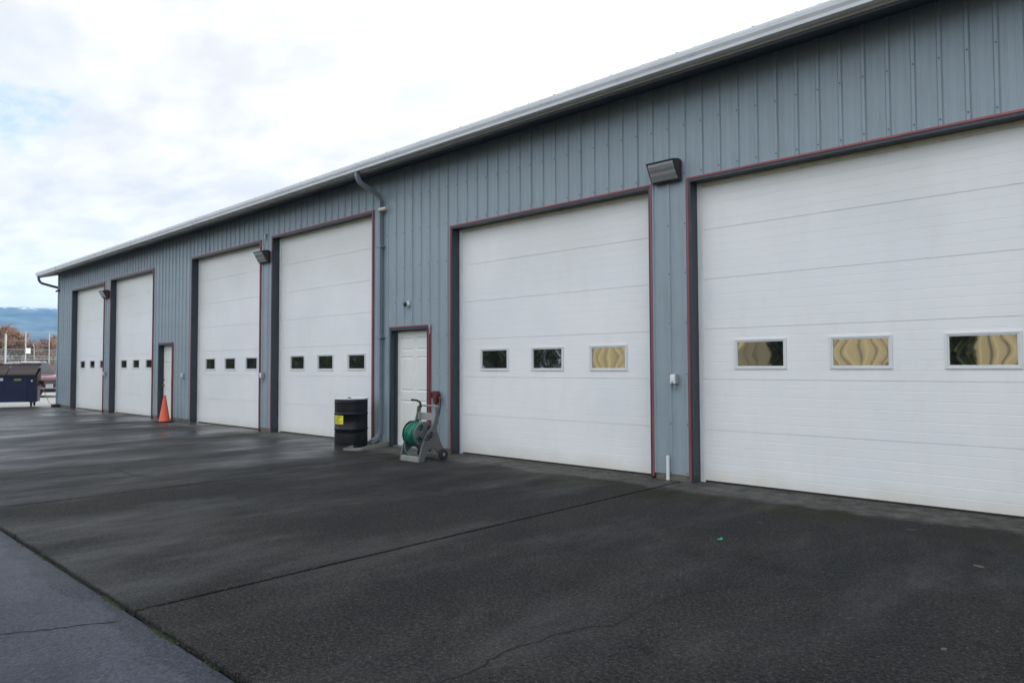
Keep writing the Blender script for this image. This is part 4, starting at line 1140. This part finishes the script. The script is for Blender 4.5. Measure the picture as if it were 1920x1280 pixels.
# ------------------------------------------------------------------ small litter on the concrete
M['leaf'] = paint('dead_leaf', (.028,.022,.016), .7, .3, 30); M['leaf2'] = paint('tan_dead_leaf', (.10,.06,.035), .7, .3, 30)
M['litter'] = paint('bright_green_plastic_scrap', (.01,.36,.16), .4, .1, 30)
def leafmesh(seed, L):
    rnd = random.Random(seed); m = MB(); n = 6; vs = []
    for k in range(n+1):
        u = k/n; wd = L*.28*math.sin(math.pi*min(1, u*1.05+.02))*rnd.uniform(.7,1.1); z = .004+.012*math.sin(u*3)*rnd.random()
        vs += [(L*(u-.5), -wd, z+rnd.uniform(0,.008)), (L*(u-.5), 0, z*.6), (L*(u-.5), wd, z+rnd.uniform(0,.008))]
    m.add(vs, [q for k in range(n) for q in ((3*k,3*k+1,3*k+4,3*k+3),(3*k+1,3*k+2,3*k+5,3*k+4))]); return m
LV = None
dl = [(-2.75,-1.59,.07,0),(-1.87,-1.55,.04,0),(-1.68,-1.0,.10,0),(-1.03,-1.92,.10,1),(-1.75,-3.63,.03,0),(-1.68,-3.56,.03,0),(-1.08,-3.38,.04,0),(-1.61,-4.45,.03,0),(-.93,-3.54,.03,0),(-.87,-3.74,.05,1),(-1.19,-4.43,.03,0),(-1.29,-4.45,.03,0),(-1.36,-3.6,.06,0),
      (-5.2,-3.6,.035,0),(-7.6,-2.1,.035,0),(-3.4,-2.2,.03,0),(-15.6,-2.1,.12,0),(-17.6,-1.2,.14,0),(-17.0,-1.6,.10,0),(-12.3,-1.5,.06,0),(-6.1,-1.9,.03,0),(-2.9,-1.1,.03,0)]
lm = [leafmesh(1,1.0), leafmesh(2,1.0)]; protos = [None, None]
for i, (x, y, L, k) in enumerate(dl):
    if protos[k] is None:
        o = lm[k].build('dead_leaf', [M['leaf'], M['leaf2']][k], recalc=False); protos[k] = o
    else:
        o = protos[k].copy(); COL.objects.link(o)
    o.location = (x,y,.001); o.scale = (L,L,L*.8); o.rotation_euler = (0,0,i*1.9)
    tag(o, ['small dark dead leaf lying flat on the concrete','tan dead leaf lying on the concrete at the right'][k], 'leaf', ['dark dead leaves scattered on the concrete','tan dead leaves at the right'][k])
m = MB(); m.prism([(-.022,-.008),(-.004,-.014),(.02,-.004),(.012,.012),(-.01,.006)], 'z', .001, .006); m.prism([(.0,.006),(.018,.012),(.01,.026),(-.008,.02)], 'z', .002, .012)
o = m.build('plastic_scrap', M['litter'], loc=(-2.728,-2.411,0)); tag(o, 'tiny bright green plastic scrap lying on the dark concrete', 'litter')

# ------------------------------------------------------------------ haze
hz = MB(); hz.box((-5900,-5900,-1.2), (5900,5900,430))
hm_ = bpy.data.materials.new('haze'); hm_.use_nodes = True; nt = hm_.node_tree
for nd in list(nt.nodes):
    if nd.type != 'OUTPUT_MATERIAL': nt.nodes.remove(nd)
pv = nt.nodes.new('ShaderNodeVolumePrincipled'); pv.inputs['Color'].default_value = (.22,.52,.95,1); pv.inputs['Density'].default_value = .00013; pv.inputs['Anisotropy'].default_value = .0
nt.links.new(pv.outputs[0], [n for n in nt.nodes if n.type == 'OUTPUT_MATERIAL'][0].inputs['Volume'])
HZ = hz.build('haze', hm_); tag(HZ, 'thin blue winter haze veiling the distant mountain', 'haze', kind='stuff')

# ------------------------------------------------------------------ sky and sun
SUN_AZ, SUN_EL = math.atan2(.80, .60), R(17)      # azimuth measured from +Y towards +X
sd = Vector((math.sin(SUN_AZ)*math.cos(SUN_EL), math.cos(SUN_AZ)*math.cos(SUN_EL), math.sin(SUN_EL)))
W = bpy.data.worlds.new('World'); scene.world = W; W.use_nodes = True
nt = W.node_tree; bg = nt.nodes['Background']; bg.inputs['Strength'].default_value = .1
class WN(NT):
    def __init__(s, tree): s.t = tree; s.b = None
k = WN(nt)
sky = k.n('ShaderNodeTexSky'); sky.sky_type = 'NISHITA'; sky.sun_disc = False; sky.sun_elevation = SUN_EL; sky.sun_rotation = SUN_AZ
sky.air_density = 1.0; sky.dust_density = 1.2; sky.ozone_density = 1.2
tc = k.n('ShaderNodeTexCoord'); sx = k.n('ShaderNodeSeparateXYZ'); k.l(tc.outputs['Generated'], sx.inputs[0])
zc = k.math('MAXIMUM', k.math('ADD', sx.outputs[2], .10), .03)
cv = k.n('ShaderNodeCombineXYZ'); k.l(k.math('DIVIDE', sx.outputs[0], zc), cv.inputs[0]); k.l(k.math('DIVIDE', sx.outputs[1], zc), cv.inputs[1])
mp = k.n('ShaderNodeMapping'); mp.inputs['Location'].default_value = (3.1, 1.7, 0); mp.inputs['Rotation'].default_value = (0,0,.4); mp.inputs['Scale'].default_value = (.8,1.25,1); k.l(cv.outputs[0], mp.inputs[0])
n1 = k.noise(mp.outputs[0], 1.1, 12, .62); n2 = k.noise(mp.outputs[0], 3.1, 7, .6)
# cover thickens towards the sun
dt = k.n('ShaderNodeVectorMath', operation='DOT_PRODUCT'); k.l(tc.outputs['Generated'], dt.inputs[0]); dt.inputs[1].default_value = tuple(Vector((math.sin(R(-5)), math.cos(R(-5)), .35)).normalized())
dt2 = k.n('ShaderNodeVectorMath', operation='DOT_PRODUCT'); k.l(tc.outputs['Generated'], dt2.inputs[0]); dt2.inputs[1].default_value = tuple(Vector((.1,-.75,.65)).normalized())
back = k.ramp(dt2.outputs['Value'], [(.05, 0), (.85, 1)])  # extra sky brightness added behind the camera, out of view, to light the facade
cover = k.math('ADD', k.math('ADD', n1, k.math('MULTIPLY', back, .12)), k.math('MULTIPLY', k.math('ABSOLUTE', dt.outputs['Value']), .30))
low = k.ramp(sx.outputs[2], [(.0, .22), (.16, .1), (.34, 0)])
mask = k.ramp(k.math('ADD', cover, low), [(.47, 0), (.57, .85), (.66, 1)])
glow = k.ramp(dt.outputs['Value'], [(.0, 0), (.55, .25), (1.0, 1)])
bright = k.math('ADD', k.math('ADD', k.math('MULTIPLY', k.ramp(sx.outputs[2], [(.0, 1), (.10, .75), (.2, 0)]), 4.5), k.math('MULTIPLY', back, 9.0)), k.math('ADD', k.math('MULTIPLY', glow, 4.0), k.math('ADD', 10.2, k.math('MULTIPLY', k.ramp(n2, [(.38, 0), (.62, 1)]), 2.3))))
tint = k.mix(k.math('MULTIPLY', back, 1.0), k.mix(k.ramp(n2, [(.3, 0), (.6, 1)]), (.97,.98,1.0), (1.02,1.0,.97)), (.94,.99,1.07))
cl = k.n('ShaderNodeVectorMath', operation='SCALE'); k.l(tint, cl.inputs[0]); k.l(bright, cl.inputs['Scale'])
thin = k.n('ShaderNodeVectorMath', operation='SCALE'); k.l(sky.outputs[0], thin.inputs[0]); thin.inputs['Scale'].default_value = 1.5
veil = k.n('ShaderNodeVectorMath', operation='ADD'); k.l(thin.outputs[0], veil.inputs[0]); veil.inputs[1].default_value = (4.6,5.4,6.6)
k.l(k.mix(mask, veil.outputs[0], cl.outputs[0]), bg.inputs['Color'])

sun = bpy.data.lights.new('sun', 'SUN'); sun.energy = 4.5; sun.angle = R(.6); sun.color = (1,.93,.82)
so_ = bpy.data.objects.new('sun', sun); COL.objects.link(so_); so_.rotation_euler = sd.to_track_quat('Z','Y').to_euler()

# ------------------------------------------------------------------ camera
yaw, pit, rol = .75083, .03626, -.00382
fw = Vector((-math.sin(yaw)*math.cos(pit), math.cos(yaw)*math.cos(pit), math.sin(pit)))
rt = Vector((math.cos(yaw), math.sin(yaw), 0)); up = rt.cross(fw)
r2 = rt*math.cos(rol)+up*math.sin(rol); u2 = up*math.cos(rol)-rt*math.sin(rol)
cd = bpy.data.cameras.new('camera'); cam = bpy.data.objects.new('camera', cd); COL.objects.link(cam)
cam.matrix_world = Matrix(((r2.x,u2.x,-fw.x,0),(r2.y,u2.y,-fw.y,-7.79875),(r2.z,u2.z,-fw.z,1.40254),(0,0,0,1)))
cd.sensor_width = 36; cd.lens = 1327.79/1920*36; cd.clip_start = .05; cd.clip_end = 30000
scene.camera = cam
vs_ = scene.view_settings; vs_.view_transform = 'Standard'; vs_.look = 'None'; vs_.exposure = -.19; vs_.gamma = 1
scene.cycles.volume_bounces = 1
scene.cycles.max_bounces = 8
